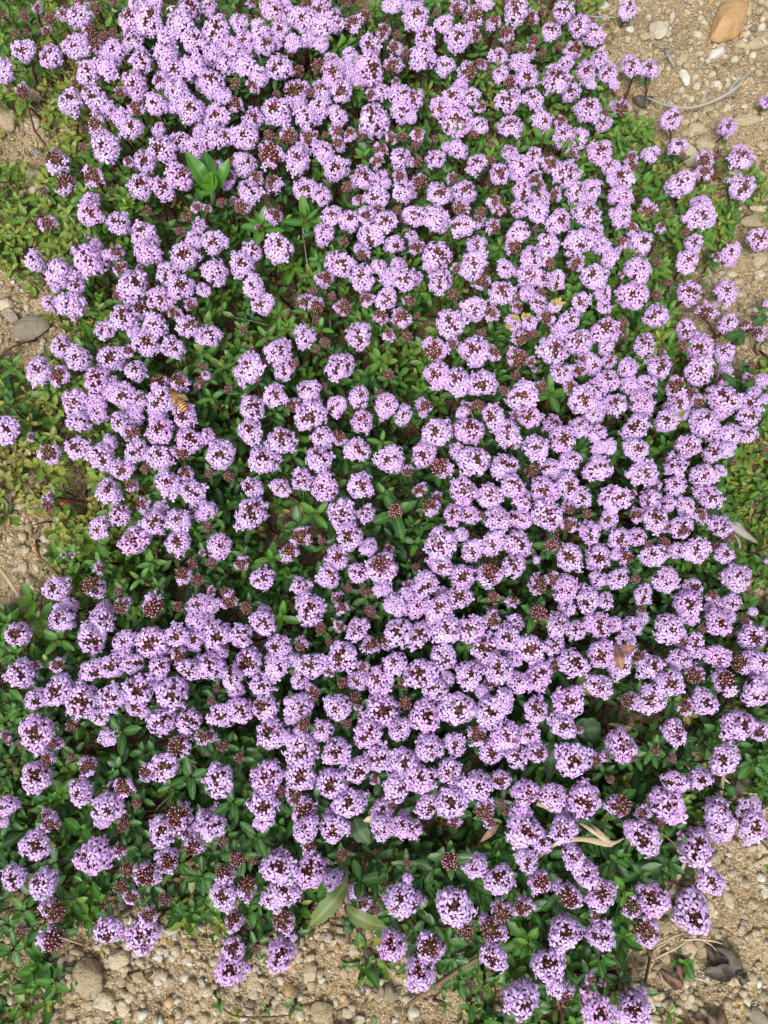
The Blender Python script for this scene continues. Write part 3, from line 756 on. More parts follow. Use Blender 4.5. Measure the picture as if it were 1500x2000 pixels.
def shoot_var(r, pairs, low=True, Wf=.4):
    """leaf shoot of unit height with its tip at (0,0,0) going down -Z; leaf about 0.5"""
    gs = []
    bend = r.normal(0, .12, 2)
    def sp(u): return np.array([bend[0] * u * u, bend[1] * u * u, -u])
    gs.append(tube([sp(0), sp(.35), sp(.7), sp(1.1)], [.012, .018, .022, .024], 4, 1, r.uniform(0, .6), cap=False))
    y0 = r.uniform(0, 3.14)
    for k in range(pairs):
        u = (k + .3) / pairs * .85 if k else .02
        ph = y0 + k * math.pi / 2 + r.normal(0, .15)
        size = (.26 + .34 * min(1, (k + .4) / 2.0)) * r.uniform(.85, 1.1)
        pitch = math.radians(48 - 20 * k + r.normal(0, 9)) if k < 3 else math.radians(2 + r.normal(0, 14))
        for s in (0, math.pi):
            if r.random() < .06 and k > 1: continue
            L = size * r.uniform(.88, 1.12)
            kw = dict(L=L, W=Wf * r.uniform(.85, 1.15), fold=r.uniform(.05, .35), curl=r.uniform(-.12, .14),
                      C=max(0, .20 - .10 * k) + r.uniform(-.03, .05), A=r.uniform(0, 1), wide=r.uniform(.5, .62))
            lg = leaf_geo_low(**kw) if low else leaf_geo(**kw)
            gs.append(xf(lg, rz(ph + s) @ rx(max(-.3, pitch + r.normal(0, .1))), 1, sp(u)))
    return cat(gs)

def place_many(vars_, rec):
    """rec: list of (variant, R, scale, t, C add)"""
    out = []
    for v, R, s, t, c in rec:
        g = vars_[v]
        q = xf(g, R, s, t)
        q['C'] = g['C'] + c
        out.append(q)
    return cat(out)

# ---- heights of heads: overlapped small ones sit lower
hp = np.array([[h[0], h[1], h[2]] for h in heads])
hz = np.empty(NH)
for i, (x, y, d, s) in enumerate(heads):
    r3 = d / 2 * depth_at(x, y, .04) / FPX
    hz[i] = mound(x, y) + .0085 + rng.normal(0, .0016) + (.0015 if s in 'FR' and d > 45 else -.001 if s == 'B' else 0)
    if samp(cov, x, y) < .55: hz[i] = max(hz[i] - .004, .013)
for i in range(NH):
    dd = np.hypot(hp[:, 0] - hp[i, 0], hp[:, 1] - hp[i, 1])
    ov = (dd < .42 * (hp[:, 2] + hp[i, 2])) & (dd > 0)
    drop = 0
    for j in np.where(ov)[0]:
        bigger = hp[j, 2] > hp[i, 2] * 1.08 or (abs(hp[j, 2] / hp[i, 2] - 1) <= .08 and hp[j, 1] > hp[i, 1])
        if bigger: drop = max(drop, (1 - dd[j] / (.42 * (hp[:, 2] + hp[i, 2]))[j]))
    hz[i] -= .0065 * min(1, drop * 1.6)

vis = hp[:, 2] * np.clip(np.minimum.reduce([hp[:, 0] + 10, 1510 - hp[:, 0], hp[:, 1] + 10, 2010 - hp[:, 1]]) / 25, .1, 1)
kk = np.array([{'F': .9, 'R': 1, 'P': 1.0, 'B': .9}[h[3]] for h in heads])
order = np.argsort(-(vis * kk + (hz - .03) * 300))
single = set(int(i) for i in order[:300])
loc_h = Locator(heads)
for i in list(single):                       # every single head must have its own wording
    if loc_h.phrase(i) is None:
        single.discard(i)
for i in order[300:]:
    if len(single) >= 300: break
    if loc_h.phrase(int(i)) is not None: single.add(int(i))

leafM = []
for k in range(8):
    g = leaf_geo(1.0, rng.uniform(.36, .48), rng.uniform(.08, .22), rng.uniform(-.1, .12), C=rng.uniform(.0, .12), A=rng.uniform(0, 1))
    leafM.append(g)
leafMeshes = {}
for zi in range(4):
    leafMeshes[zi] = [to_mesh('leaf', xf(g, C=g['C'] + zi * .15), [ML]) for g in leafM]

def head_axis(c, r):
    view = np.array([0, 0, CAM_H]) - c; view /= np.linalg.norm(view)
    a = np.array([0, 0, 1.0]) * .60 + view * .40 + r.normal(0, .13, 3)
    return a / np.linalg.norm(a)

SZ = {'F': 'plump', 'R': 'round', 'P': 'half-open', 'B': 'unopened'}
stuff_bl, stuff_bu, stuff_st = [], [], []
GR = 'thyme flower heads standing on their stems'
for i, (x, y, d, s) in enumerate(heads):
    c = at(x, y, hz[i])
    rad = d / 2 * depth_at(x, y, hz[i]) / FPX
    rad = rad / {'F': 1.12, 'R': 1.12, 'P': 1.10, 'B': 1.16}[s] * 1.10
    ax = head_axis(c, rng)
    R = rot_to(ax, rng.uniform(0, 6.28))
    c = c - ax * rad * .22
    # stem base in the mat below
    lean = rng.normal(0, .006, 2)
    base = np.array([c[0] + lean[0] - ax[0] * .008, c[1] + lean[1] - ax[1] * .008, 0])
    base[2] = float(ground_z(base[0], base[1])) - .0005
    p1 = c - ax * rad * .3
    p2 = c - ax * (rad * .5 + .006)
    mid = (p2 + base) / 2 + np.array([*rng.normal(0, .0015, 2), 0])
    v = int(rng.integers(NV[s]))
    ell = np.array([rng.uniform(.90, 1.12), rng.uniform(.90, 1.12), rng.uniform(.74, 1.14)])
    zi = int(np.clip(samp(zonb, x, y) / .25, 0, 3))
    if i in single:
        look = {'F': ['plump lilac flower head', 'plump lilac flower head'], 'R': ['round lilac flower head', 'round lilac flower head'],
                'P': ['half-open flower head', 'half-open flower head'], 'B': ['maroon bud cluster', 'maroon bud cluster']}[s][0]
        if s in 'FR' and d >= 60: look = 'large ' + look
        lab = look + ', ' + loc_h.phrase(i)
        root = thing('thyme_flower', tuple(base), lab, 'flower', GR)
        bm_, cm_ = fineV[s][v]
        mw = Matrix(R.tolist()).to_4x4()
        for nm, me in (('blossoms', bm_), ('bud_cluster', cm_)):
            if me is None: continue
            o = link(nm, me, root)
            o.location = tuple(c - base)
            o.rotation_euler = mw.to_euler()
            o.scale = (rad * ell[0], rad * ell[1], rad * ell[2])
        st = tube(np.array([p1, p2, mid, base]) - base, [.0006, .0007, .0008, .0009], 6, 0, rng.uniform(0, .5))
        link('stem', to_mesh('stem', st, [MS]), root)
        ph = rng.uniform(0, 6.28)
        for pr in range(2):
            pp = p2 - (p2 - mid) / (np.linalg.norm(p2 - mid) + 1e-9) * (.0005 + .0045 * pr) - base
            for q in range(2):
                o = link('leaf', leafMeshes[min(3, zi)][int(rng.integers(8))], root)
                o.location = tuple(pp)
                Rl = rz(ph + q * math.pi + pr * 1.57 + rng.normal(0, .15)) @ rx(rng.uniform(.0, .6))
                o.rotation_euler = Matrix(Rl.tolist()).to_euler()
                L = rng.uniform(.0050, .0072) * (1.0 + .35 * (y / 2000)) * (1.15 if s in 'PB' else 1)
                o.scale = (L, L, L)
    else:
        b, cc = lowV[s][v]
        if b:
            q = xf(xf(b, None, ell), R, rad, c); q['A'] = np.clip(b['A'] + rng.choice([0, 0, .5, .9]), 0, 1.2); q['C'] = b['C'] * rng.uniform(.4, 1.2)
            stuff_bl.append(q)
        q = xf(xf(cc, None, ell), R, rad, c); q = dict(q); q['M'] = q['M'] + 2
        stuff_bu.append(q)
        stuff_st.append(tube([p1, p2, mid, base], [.0006, .0007, .0008, .0009], 4, 4, rng.uniform(0, .5), cap=False))
        ph = rng.uniform(0, 6.28)
        for q in range(4):
            lg = leaf_geo_low(.0055 * (1 + .35 * y / 2000), .4, .2, .05, C=.05 + zi * .15, A=rng.uniform(0, 1)); lg['M'][:] = 5
            stuff_st.append(xf(lg, rz(ph + q * 1.57) @ rx(rng.uniform(0, .6)), 1, p2 - np.array([0, 0, .002 * (q % 2)])))
# beyond the frame the plant goes on
for k in range(150):
    x, y = rng.uniform(-260, 1650), rng.uniform(-260, 1900)
    if -30 < x < 1530 and y > -30: continue
    if samp(cov, x, y) < .6: continue
    s = 'RRFPB'[int(rng.integers(5))]
    z = float(mound(x, y)) + .010
    c = at(x, y, z); ax = head_axis(c, rng); R = rot_to(ax, rng.uniform(0, 6))
    b, cc = lowV[s][int(rng.integers(NV[s]))]
    if b: stuff_bl.append(xf(b, R, .0078, c))
    q = dict(xf(cc, R, .0078, c)); q['M'] = q['M'] + 2
    stuff_bu.append(q)
    stuff_st.append(tube([c, (c[0], c[1], 0)], .0008, 4, 4, .2, cap=False))
g = cat(stuff_bl + stuff_bu + stuff_st)
print('stuff heads tris', len(g['F']), 'single', len(single))
tag(link('thyme_flower_mass', to_mesh('thyme_flower_mass', g, [MP, MB_, MC, MB_, MS, ML])),
    'smaller lilac thyme flower heads crowded between and behind the larger ones', 'flowers', kind='stuff')

# stones one can tell apart: x, y, w, h, angle, kind
STONES = [(1426, 34, 70, 138, -40, 'o', 'big'), (63, 640, 78, 48, 14, 'g', 'egg'), (175, 1907, 66, 74, 20, 't', 'a'), (12, 232, 42, 56, 10, 't', 'a'), (67, 183, 32, 42, 30, 't', 'a'),
 (62, 350, 42, 54, 10, 't', 'a'), (32, 200, 18, 22, 0, 't', 'a'), (1287, 59, 36, 40, 20, 'p', 'a'), (1257, 75, 22, 24, 0, 't', 'a'), (1404, 99, 42, 20, 32, 'p', 'a'), (1449, 83, 26, 20, 0, 't', 'a'),
 (1479, 85, 38, 26, 8, 't', 'a'), (1384, 277, 44, 28, -10, 't', 'a'), (1352, 300, 36, 56, 15, 't', 'a'), (1383, 208, 30, 20, 20, 't', 'a'), (1332, 115, 22, 20, 0, 't', 'a'), (1337, 152, 18, 38, 10, 'p', 'a'),
 (1430, 344, 42, 28, 20, 'p', 'a'), (1364, 247, 32, 24, 0, 't', 'a'), (1458, 236, 56, 26, 10, 't', 'a'), (1493, 279, 24, 20, 0, 't', 'a'), (1161, 8, 62, 22, -8, 'p', 'a'), (1305, 64, 18, 18, 0, 't', 'a'),
 (1479, 407, 44, 18, -4, 't', 'a'), (1471, 433, 56, 28, 8, 't', 'a'), (1481, 505, 40, 34, 0, 't', 'a'), (1489, 531, 22, 15, 10, 'p', 'a'), (1407, 535, 13, 11, 0, 'p', 'a'), (1463, 623, 22, 15, -12, 't', 'a'),
 (1433, 531, 24, 18, 0, 't', 'a'), (1424, 406, 17, 14, 0, 'p', 'a'), (1313, 413, 24, 20, 0, 't', 'a'), (1303, 431, 16, 15, 0, 't', 'a'), (19, 616, 40, 26, -30, 'g', 'a'), (8, 590, 34, 30, 0, 't', 'a'), (16, 520, 22, 16, 0, 't', 'a'),
 (4, 937, 16, 18, 0, 'g', 'a'), (35, 988, 30, 18, 8, 't', 'a'), (85, 1052, 22, 16, -20, 't', 'a'), (43, 1071, 21, 14, 20, 't', 'a'), (67, 1056, 14, 13, 0, 't', 'a'), (56, 1141, 24, 14, 20, 'g', 'a'), (6, 1015, 24, 20, 0, 't', 'a'),
 (67, 1024, 13, 12, 0, 't', 'a'), (122, 830, 28, 22, 30, 'g', 'a'), (43, 1107, 22, 26, 0, 't', 'a'), (72, 1105, 24, 18, 0, 't', 'a'), (24, 1530, 28, 20, 0, 't', 'a'), (93, 1227, 28, 14, 25, 't', 'a'), (48, 1404, 14, 15, 0, 't', 'a'),
 (232, 1873, 42, 40, 0, 't', 'a'), (201, 1960, 44, 38, -10, 't', 'a'), (239, 1971, 28, 34, 5, 't', 'a'), (95, 1930, 38, 40, 10, 't', 'a'), (168, 1811, 24, 24, -20, 't', 'a'), (256, 1930, 20, 32, 20, 't', 'a'), (269, 1909, 28, 22, -10, 't', 'a'),
 (275, 1952, 14, 15, 0, 't', 'a'), (345, 1825, 20, 18, 10, 'p', 'a'), (376, 1751, 17, 15, 0, 't', 'a'), (325, 1861, 12, 18, -15, 'p', 'a'), (360, 1767, 14, 14, 0, 'p', 'a'), (147, 1792, 26, 14, 0, 't', 'a'), (187, 1855, 17, 14, -20, 't', 'a'),
 (309, 1935, 13, 17, 20, 'p', 'a'), (104, 1957, 19, 22, -10, 't', 'a'), (248, 1989, 17, 20, -20, 't', 'a'), (141, 1980, 19, 14, 20, 't', 'a'), (187, 1996, 20, 14, 0, 't', 'a'), (277, 1888, 16, 14, 0, 't', 'a'), (267, 1990, 17, 26, 10, 't', 'a'),
 (234, 1916, 23, 20, 10, 't', 'a'), (589, 1765, 29, 22, 10, 'p', 'a'), (608, 1746, 24, 22, 0, 't', 'a'), (693, 1856, 28, 32, -25, 't', 'a'), (659, 1853, 15, 16, -20, 'o', 'a'), (629, 1978, 50, 36, -15, 't', 'a'), (680, 1984, 30, 20, -5, 't', 'a'),
 (701, 1997, 28, 20, 0, 't', 'a'), (715, 1936, 19, 17, 0, 'p', 'a'), (735, 1944, 21, 28, 0, 'g', 'a'), (763, 1941, 24, 34, 20, 'g', 'a'), (495, 1923, 30, 46, -10, 't', 'a'), (607, 1899, 30, 38, -15, 't', 'a'), (547, 1917, 12, 17, 20, 'p', 'a'),
 (701, 1900, 11, 14, 0, 'p', 'a'), (621, 1827, 9, 9, 0, 'p', 'a'), (652, 1843, 14, 16, -25, 't', 'a'), (629, 1848, 11, 16, 0, 't', 'a'), (683, 1879, 12, 16, -20, 'p', 'a'), (717, 1824, 20, 22, 0, 't', 'a'), (488, 1981, 17, 20, 0, 't', 'a'),
 (515, 1877, 18, 18, 0, 't', 'a'), (666, 1819, 24, 16, -30, 't', 'a'), (787, 1808, 16, 22, 0, 't', 'a'), (460, 1931, 18, 15, 0, 'p', 'a'), (909, 1864, 31, 22, 0, 'p', 'a'), (987, 1984, 24, 19, 0, 'p', 'a'), (933, 1960, 26, 24, 0, 't', 'a'),
 (912, 1984, 18, 14, 0, 't', 'a'), (1423, 1755, 24, 38, 20, 't', 'a'), (1473, 1832, 17, 33, -8, 't', 'a'), (1350, 1859, 36, 40, 40, 't', 'a'), (1308, 1880, 24, 29, 20, 't', 'a'), (1311, 1920, 27, 36, 40, 't', 'a'), (1404, 1886, 19, 26, 15, 't', 'a'),
 (1303, 1811, 32, 38, 0, 't', 'a'), (1349, 1967, 20, 18, -20, 'p', 'a'), (1486, 1990, 54, 34, -30, 'g', 'a'), (1279, 1994, 30, 20, 0, 't', 'a'), (1493, 1653, 30, 26, 0, 't', 'a'), (1495, 1744, 16, 22, 0, 'p', 'a'), (1424, 1681, 18, 15, -10, 't', 'a'),
 (1404, 1824, 18, 14, 0, 't', 'a'), (1469, 1765, 24, 20, 0, 't', 'a'), (1344, 1731, 16, 18, 0, 't', 'a'), (1401, 1677, 14, 26, 20, 't', 'a'), (1393, 1780, 16, 36, 15, 't', 'a'), (1489, 1973, 15, 17, 0, 't', 'a'), (1477, 1973, 11, 16, 0, 'p', 'a'),
 (1273, 1965, 24, 36, 15, 't', 'a'), (1292, 1896, 15, 12, 0, 't', 'a'), (1233, 1856, 18, 17, 0, 't', 'a'), (1377, 1863, 20, 24, 0, 't', 'a'), (1271, 1881, 20, 18, 0, 't', 'a'), (1199, 1869, 11, 19, 10, 't', 'a'), (1199, 1933, 24, 28, 0, 'p', 'a'),
 (1449, 1813, 14, 13, 0, 't', 'a'), (1393, 1243, 33, 19, -5, 't', 'a'), (1463, 1537, 50, 36, -20, 't', 'a'), (1460, 1474, 26, 26, 0, 't', 'a'), (1444, 1515, 12, 12, 0, 'p', 'a'), (1427, 1569, 14, 13, 0, 'p', 'a'), (165, 1203, 28, 16, 0, 'g', 'a'), (145, 1160, 30, 24, 0, 't', 'a')]
# bud whorls and leafy shoots that stand out: x, y, span ...
WH = [(1075, 1065, 66, 28), (1050, 1200, 78, 34), (880, 1680, 86, 36), (595, 1415, 50, 26), (465, 1675, 76, 30), (745, 1105, 60, 40)]
SH = [(510, 440, 84, .34), (597, 425, 96, .28), (613, 1003, 74, .34), (530, 1092, 74, .30), (548, 1206, 78, .36), (1078, 768, 84, .25), (295, 1098, 60, .34),
      (270, 1130, 56, .34), (62, 1170, 80, .36), (232, 1432, 96, .10), (368, 1520, 84, .10), (452, 1570, 80, .12), (497, 1640, 90, .10), (100, 1925, 76, .26), (110, 1250, 74, .30),
      (745, 862, 58, .32), (752, 965, 60, .30), (22, 715, 62, .36), (708, 303, 52, .36), (1062, 268, 66, .34), (40, 1782, 70, .25), (893, 1922, 70, .2), (945, 1925, 50, .24),
      (1175, 1880, 64, .14), (1212, 1915, 50, .14), (1318, 1372, 68, .26), (1280, 1462, 56, .24), (1252, 1362, 60, .14), (1255, 355, 70, .36), (1375, 462, 64, .36),
      (1474, 1092, 62, .34), (1462, 1178, 60, .36), (428, 1962, 40, .26), (517, 1975, 34, .3), (570, 1970, 44, .2), (560, 640, 64, .38), (590, 650, 60, .38), (545, 610, 56, .4),
      (520, 655, 60, .36), (410, 775, 56, .34), (870, 455, 60, .36), (15, 790, 50, .1), (345, 1690, 80, .12), (390, 1715, 74, .12), (335, 1540, 60, .14), (420, 1010, 50, .3),
      (595, 605, 50, .38), (625, 640, 54, .36), (190, 1100, 60, .36), (50, 420, 60, .45), (215, 1000, 60, .4), (20, 1860, 70, .22), (1110, 1745, 46, .2), (920, 1965, 30, .2), (868, 1960, 44, .22), (470, 1840, 40, .12)]
CLEAR = [(x_, y_, sp_ * .42) for x_, y_, sp_, *_ in WH + SH] + [(772, 1000, 46), (410, 345, 40), (390, 320, 30), (440, 345, 24), (640, 1775, 34), (712, 1795, 34), (678, 1800, 30), (1075, 1490, 34), (1150, 1425, 24), (706, 1625, 24), (125, 985, 24), (24, 965, 24)]
CLEAR += [(x_, y_, (w_ + h_) * .27) for x_, y_, w_, h_, *_ in STONES if min(w_, h_) > 18]
CLR = np.array(CLEAR, float)
STC = np.array([(x_, y_, (w_ + h_) * .30) for x_, y_, w_, h_, *_ in STONES if min(w_, h_) > 16], float)
# ------------------------------------------------------------------ foliage mat (nobody could count it)
vars_ = [shoot_var(rng, int(rng.integers(3, 6)), True, .42) for _ in range(40)]
rec = []
step = .0056
for yy in np.arange(-.24, .55, step):
    for xx in np.arange(-.34, .34, step):
        x, y = xx + rng.uniform(-.5, .5) * step, yy + rng.uniform(-.5, .5) * step
        px, py = pix(x, y, .02)
        if not (-260 < px < 1760 and -250 < py < 2220): continue
        cvv = float(samp(cov, px, py)) + (vnoise(np.array(px / 60), np.array(py / 60), 9) - .5) * .55
        yel = float(samp(zonb, px, py))
        if rng.random() > np.clip((cvv - .12) / .42, 0, 1) * (.70 + .30 * min(1, yel / .45)): continue
        thick = float(mound(px, py))
        gap = float(vnoise(np.array(px / 42), np.array(py / 42), 23)) * .6 + float(vnoise(np.array(px / 19), np.array(py / 19), 24)) * .4
        if cvv > .8 and gap < .43 and rng.random() < .85: continue
        z = thick * rng.uniform(.30, 1.0 + .12 * max(0, 1 - py / 1100)) * (.72 + .5 * gap)
        if (np.hypot(CLR[:, 0] - px, CLR[:, 1] - py) < CLR[:, 2]).any(): z *= .35
        if cvv < .6: z *= .6
        zc = float(samp(zonb, px, py)) + (vnoise(np.array(px / 45), np.array(py / 45), 17) - .5) * .35 + rng.normal(0, .07)
        if (np.hypot(STC[:, 0] - px, STC[:, 1] - py) < STC[:, 2]).any(): continue
        low = z / thick
        if low < .7: zc += rng.choice([0, .25, .6], p=[.74, .16, .10])
        sc = (.0118 + .0062 * np.clip(py / 2000, 0, 1)) * rng.uniform(.8, 1.2) * (1 - .75 * np.clip(zc - .35, 0, .45))
        tilt = rot_to(np.array([0, 0, 1.0]) + np.array([-x * .5, -y * .5, 0]) + rng.normal(0, .22, 3), rng.uniform(0, 6.28))
        rec.append((int(rng.integers(40)), tilt, sc, (x, y, z + ground_z(x, y)), np.clip(zc, 0, .95) * .92))
g = place_many(vars_, rec)
print('shoots', len(rec), 'tris', len(g['F']))
tag(link('thyme_foliage', to_mesh('thyme_foliage', g, [ML, MS])),
    'mat of small oval thyme leaves, yellow at the left edge and dark green below', 'foliage', kind='stuff')

# trailing woody stems and litter under the mat
gs = []
for k in range(520):
    px, py = rng.uniform(-100, 1600), rng.uniform(-100, 2050)
    if samp(cov, px, py) < rng.uniform(.55, .9): continue
    p = at(px, py, .0); L = rng.uniform(.015, .05); a = rng.uniform(0, 6.28)
    pts = []
    zz = rng.uniform(.1, .55) * mound(px, py)
    for t in np.linspace(0, 1, 6):
        a += rng.normal(0, .25)
        p = p + np.array([math.cos(a), math.sin(a), 0]) * L / 5
        pts.append((p[0], p[1], .0015 + zz * math.sin(t * 3.14) + float(ground_z(p[0], p[1]))))
    gs.append(tube(pts, rng.uniform(.0004, .0009), 5, 0, rng.uniform(.1, 1) ** 1.5))
tag(link('trailing_stems', to_mesh('trailing_stems', cat(gs), [MS])), 'thin brown trailing stems tangled under the leaves', 'stems', kind='stuff')
gs = []
for k in range(15000):
    px, py = rng.uniform(-150, 1650), rng.uniform(-150, 2100)
    cv = samp(cov, px, py)
    if cv < .2 and rng.random() < .95: continue
    if cv >= .2 and zonb[min(19, max(0, int(py / 100))), min(14, max(0, int(px / 100)))] < .2 and rng.random() < .4: continue
    p = at(px, py, 0); zz = float(ground_z(p[0], p[1])) + .001 + (rng.uniform(0, .008) if cv > .6 else .0003)
    lg = leaf_geo_low(rng.uniform(.003, .0065), rng.uniform(.3, .5), rng.uniform(-.3, .5), rng.uniform(-.2, .3), C=rng.uniform(.6, .9) if rng.random() < .25 else 1.0, A=0, n=4)
    gs.append(xf(lg, rz(rng.uniform(0, 6.28)) @ rx(rng.normal(0, .3)), 1, (p[0], p[1], zz)))
tag(link('leaf_litter', to_mesh('leaf_litter', cat(gs), [ML])), 'small withered ochre leaves lying under and round the plant', 'leaf litter', kind='stuff')

# ------------------------------------------------------------------ gravel
def stone_geo(r, sub=3, facets=9, rough=.05, round_=.25):
    V, F = ico(sub)
    V = V.copy()
    for k in range(facets):
        n = r.normal(0, 1, 3); n /= np.linalg.norm(n)
        h = r.uniform(.62, .9) if round_ != .15 else r.uniform(.5, .72)
        d = V @ n
        over = d > h
        V[over] -= np.outer((d[over] - h) * (1 - round_ * .5), n)
    ph = r.uniform(0, 6.28, (6, 3)); fr = r.normal(0, 3.2, (6, 3))
    bumpv = sum(np.sin(V @ fr[k] * (1 + k * .7) + ph[k, 0]) / (1 + k) for k in range(6))
    V *= (1 + rough * bumpv)[:, None]
    return geo(V, F, 0, r.uniform(0, 1))

peb = [stone_geo(rng, 1, 8, .10) for _ in range(30)]
gs = []
n = 0
for k in range(75000):
    px, py = rng.uniform(-250, 1750), rng.uniform(-250, 2200)
    cv = samp(cov, px, py)
    if rng.random() < cv * 1.05 - .0: 
        continue
    p = at(px, py, 0)
    dens = vnoise(np.array(p[0] / .03), np.array(p[1] / .03), 31)
    if rng.random() > .35 + dens * .75: continue
    s = .00035 + .0030 * rng.random() ** 3.6
    g = peb[int(rng.integers(24))]
    q = xf(g, rot_to(rng.normal(0, 1, 3), rng.uniform(0, 6)) * np.array([[1, rng.uniform(.7, 1), rng.uniform(.55, .9)]]), s,
           (p[0], p[1], float(ground_z(p[0], p[1])) + s * rng.uniform(-.1, .45)), A=rng.uniform(0, 1))
    q['M'] = np.full(len(q['F']), int(rng.choice([0, 1, 2, 3], p=[.78, .11, .07, .04])))
    gs.append(q); n += 1
g = cat(gs)
print('pebbles', n, len(g['F']))
tag(link('gravel', to_mesh('gravel', g, [M_TAN, M_PALE, M_GREY, M_OCH], smooth=True)), 'fine sandy gravel strewn over the bare soil', 'gravel', kind='stuff')

loc_s = Locator(STONES)
KN = {'o': 'ochre stone', 'g': 'grey-brown stone', 't': 'tan stone', 'p': 'pale stone'}
MK = {'o': M_OCH, 'g': M_GREY, 't': M_TAN, 'p': M_PALE}
for i, (x, y, ww, hh, ang, k, sp_) in enumerate(STONES):
    sc = depth_at(x, y, .003) / FPX / 2
    sm = min(ww, hh)
    if sp_ == 'egg':
        g = stone_geo(rng, 4, 3, .02, .9)
    elif sp_ == 'big':
        g = stone_geo(rng, 4, 11, .03, .15)
    else:
        g = stone_geo(rng, 3, int(rng.integers(9, 16)), rng.uniform(.025, .05))
    if sp_ == 'a': g['V'] = g['V'] @ rot_to(rng.normal(0, 1, 3), rng.uniform(0, 6)).T
    ext = np.abs(g['V']).max(0)
    g['V'] = g['V'] / ext * np.array([ww * sc, hh * sc * 1.03, sm * sc * rng.uniform(.6, .8)])
    g['V'] = g['V'] @ rz(math.radians(ang)).T
    p = at(x, y, .003)
    p[2] = float(ground_z(p[0], p[1])) + sm * sc * .34
    if sp_ == 'big': lab = 'big angular ochre stone with whitish streaks at the top right'
    elif sp_ == 'egg': lab = 'smooth egg-shaped grey stone on the bare soil at the left'
    else:
        ph = loc_s.phrase(i)
        lab = ('small ' if max(ww, hh) < 20 else '') + KN[k] + ', ' + ph + ' among the loose stones' if ph else None
        if lab and len(lab.split()) > 16: lab = lab.replace(' among the loose stones', ' among stones')
    o = link('stone', to_mesh('stone', g, [MK[k]], smooth=True))
    o.location = tuple(p)
    tag(o, lab, 'stone', 'stones lying on the bare soil' if sp_ == 'a' else None)

# ------------------------------------------------------------------ leafy shoots and bud whorls that stand out in the gaps
def shoot_thing(x, y, span, hue, lab, cat_, pairs=4, buds=0.0, wide=.36, zoff=0.0, name='leafy_shoot', group='leafy thyme shoots in the gaps'):
    z = float(mound(x, y)) + .0065 + zoff
    if samp(cov, x, y) < .5: z = .012 + zoff
    c = at(x, y, z)
    L = span / 2 * depth_at(x, y, z) / FPX
    base = np.array([c[0] + rng.normal(0, .003), c[1] + rng.normal(0, .003), 0]); base[2] = float(ground_z(*base[:2]))
    root = thing(name, tuple(base), lab, cat_, group)
    top = c - base
    link('stem', to_mesh('stem', tube([top, top * .6 + [.001, 0, 0], (0, 0, 0)], [.0007, .0009, .001], 6, 0, rng.uniform(0, .4)), [MS]), root)
    y0 = rng.uniform(0, 3.14)
    for k in range(pairs):
        for q in range(2):
            kk_ = k / max(1, pairs - 1)
            Lf = L * (.45 + .6 * min(1, kk_ * 1.5)) if buds == 0 else L * (.7 + .35 * kk_)
            pitch = math.radians((65 - 55 * kk_) if buds == 0 else (30 - 25 * kk_)) + rng.normal(0, .12)
            g = leaf_geo(Lf, wide * rng.uniform(.9, 1.15), rng.uniform(.1, .3), rng.uniform(-.08, .08), n=8, C=hue + (.12 * (1 - kk_) if buds == 0 else 0) + rng.uniform(-.03, .03), A=rng.uniform(0, .8))
            R = rz(y0 + k * 1.57 + q * math.pi + rng.normal(0, .12)) @ rx(pitch)
            o = link('leaf', to_mesh('leaf', xf(g, R), [ML]), root)
            o.location = tuple(top - np.array([0, 0, .0016 * k]))
    if buds > 0:
        rad = buds / 2 * depth_at(x, y, z + .003) / FPX / .92
        ax = head_axis(c, rng)
        o = link('bud_cluster', fineV['B'][int(rng.integers(NV['B']))][1], root)
        o.location = tuple(top + np.array([0, 0, .002]))
        o.rotation_euler = Matrix(rot_to(ax, rng.uniform(0, 6)).tolist()).to_euler()
        o.scale = (rad, rad, rad)
    return root

shoot_thing(772, 1000, 104, .12, 'largest leafy bud whorl, grey-green leaves spread round brown-pink buds near the centre', 'bud whorl', 4, 30, .42, .007, 'bud_whorl', None)
locw = Locator(WH)
for i, (x, y, sp_, bd) in enumerate(WH):
    shoot_thing(x, y, sp_, .12, 'bud whorl on broad leaves, ' + locw.phrase(i), 'bud whorl', 4, bd, .42, .006, 'bud_whorl', 'leafy bud whorls')
locs = Locator(SH)
for i, (x, y, sp_, hue) in enumerate(SH):
    w_ = 'bright green' if hue > .3 else 'mid green' if hue > .17 else 'dark green'
    shoot_thing(x, y, sp_, hue - .06, w_ + ' leafy shoot, ' + locs.phrase(i), 'leaf shoot', 3 if sp_ < 62 else 4, 0, .36, .001 if samp(cov, x, y) > .5 else 0)

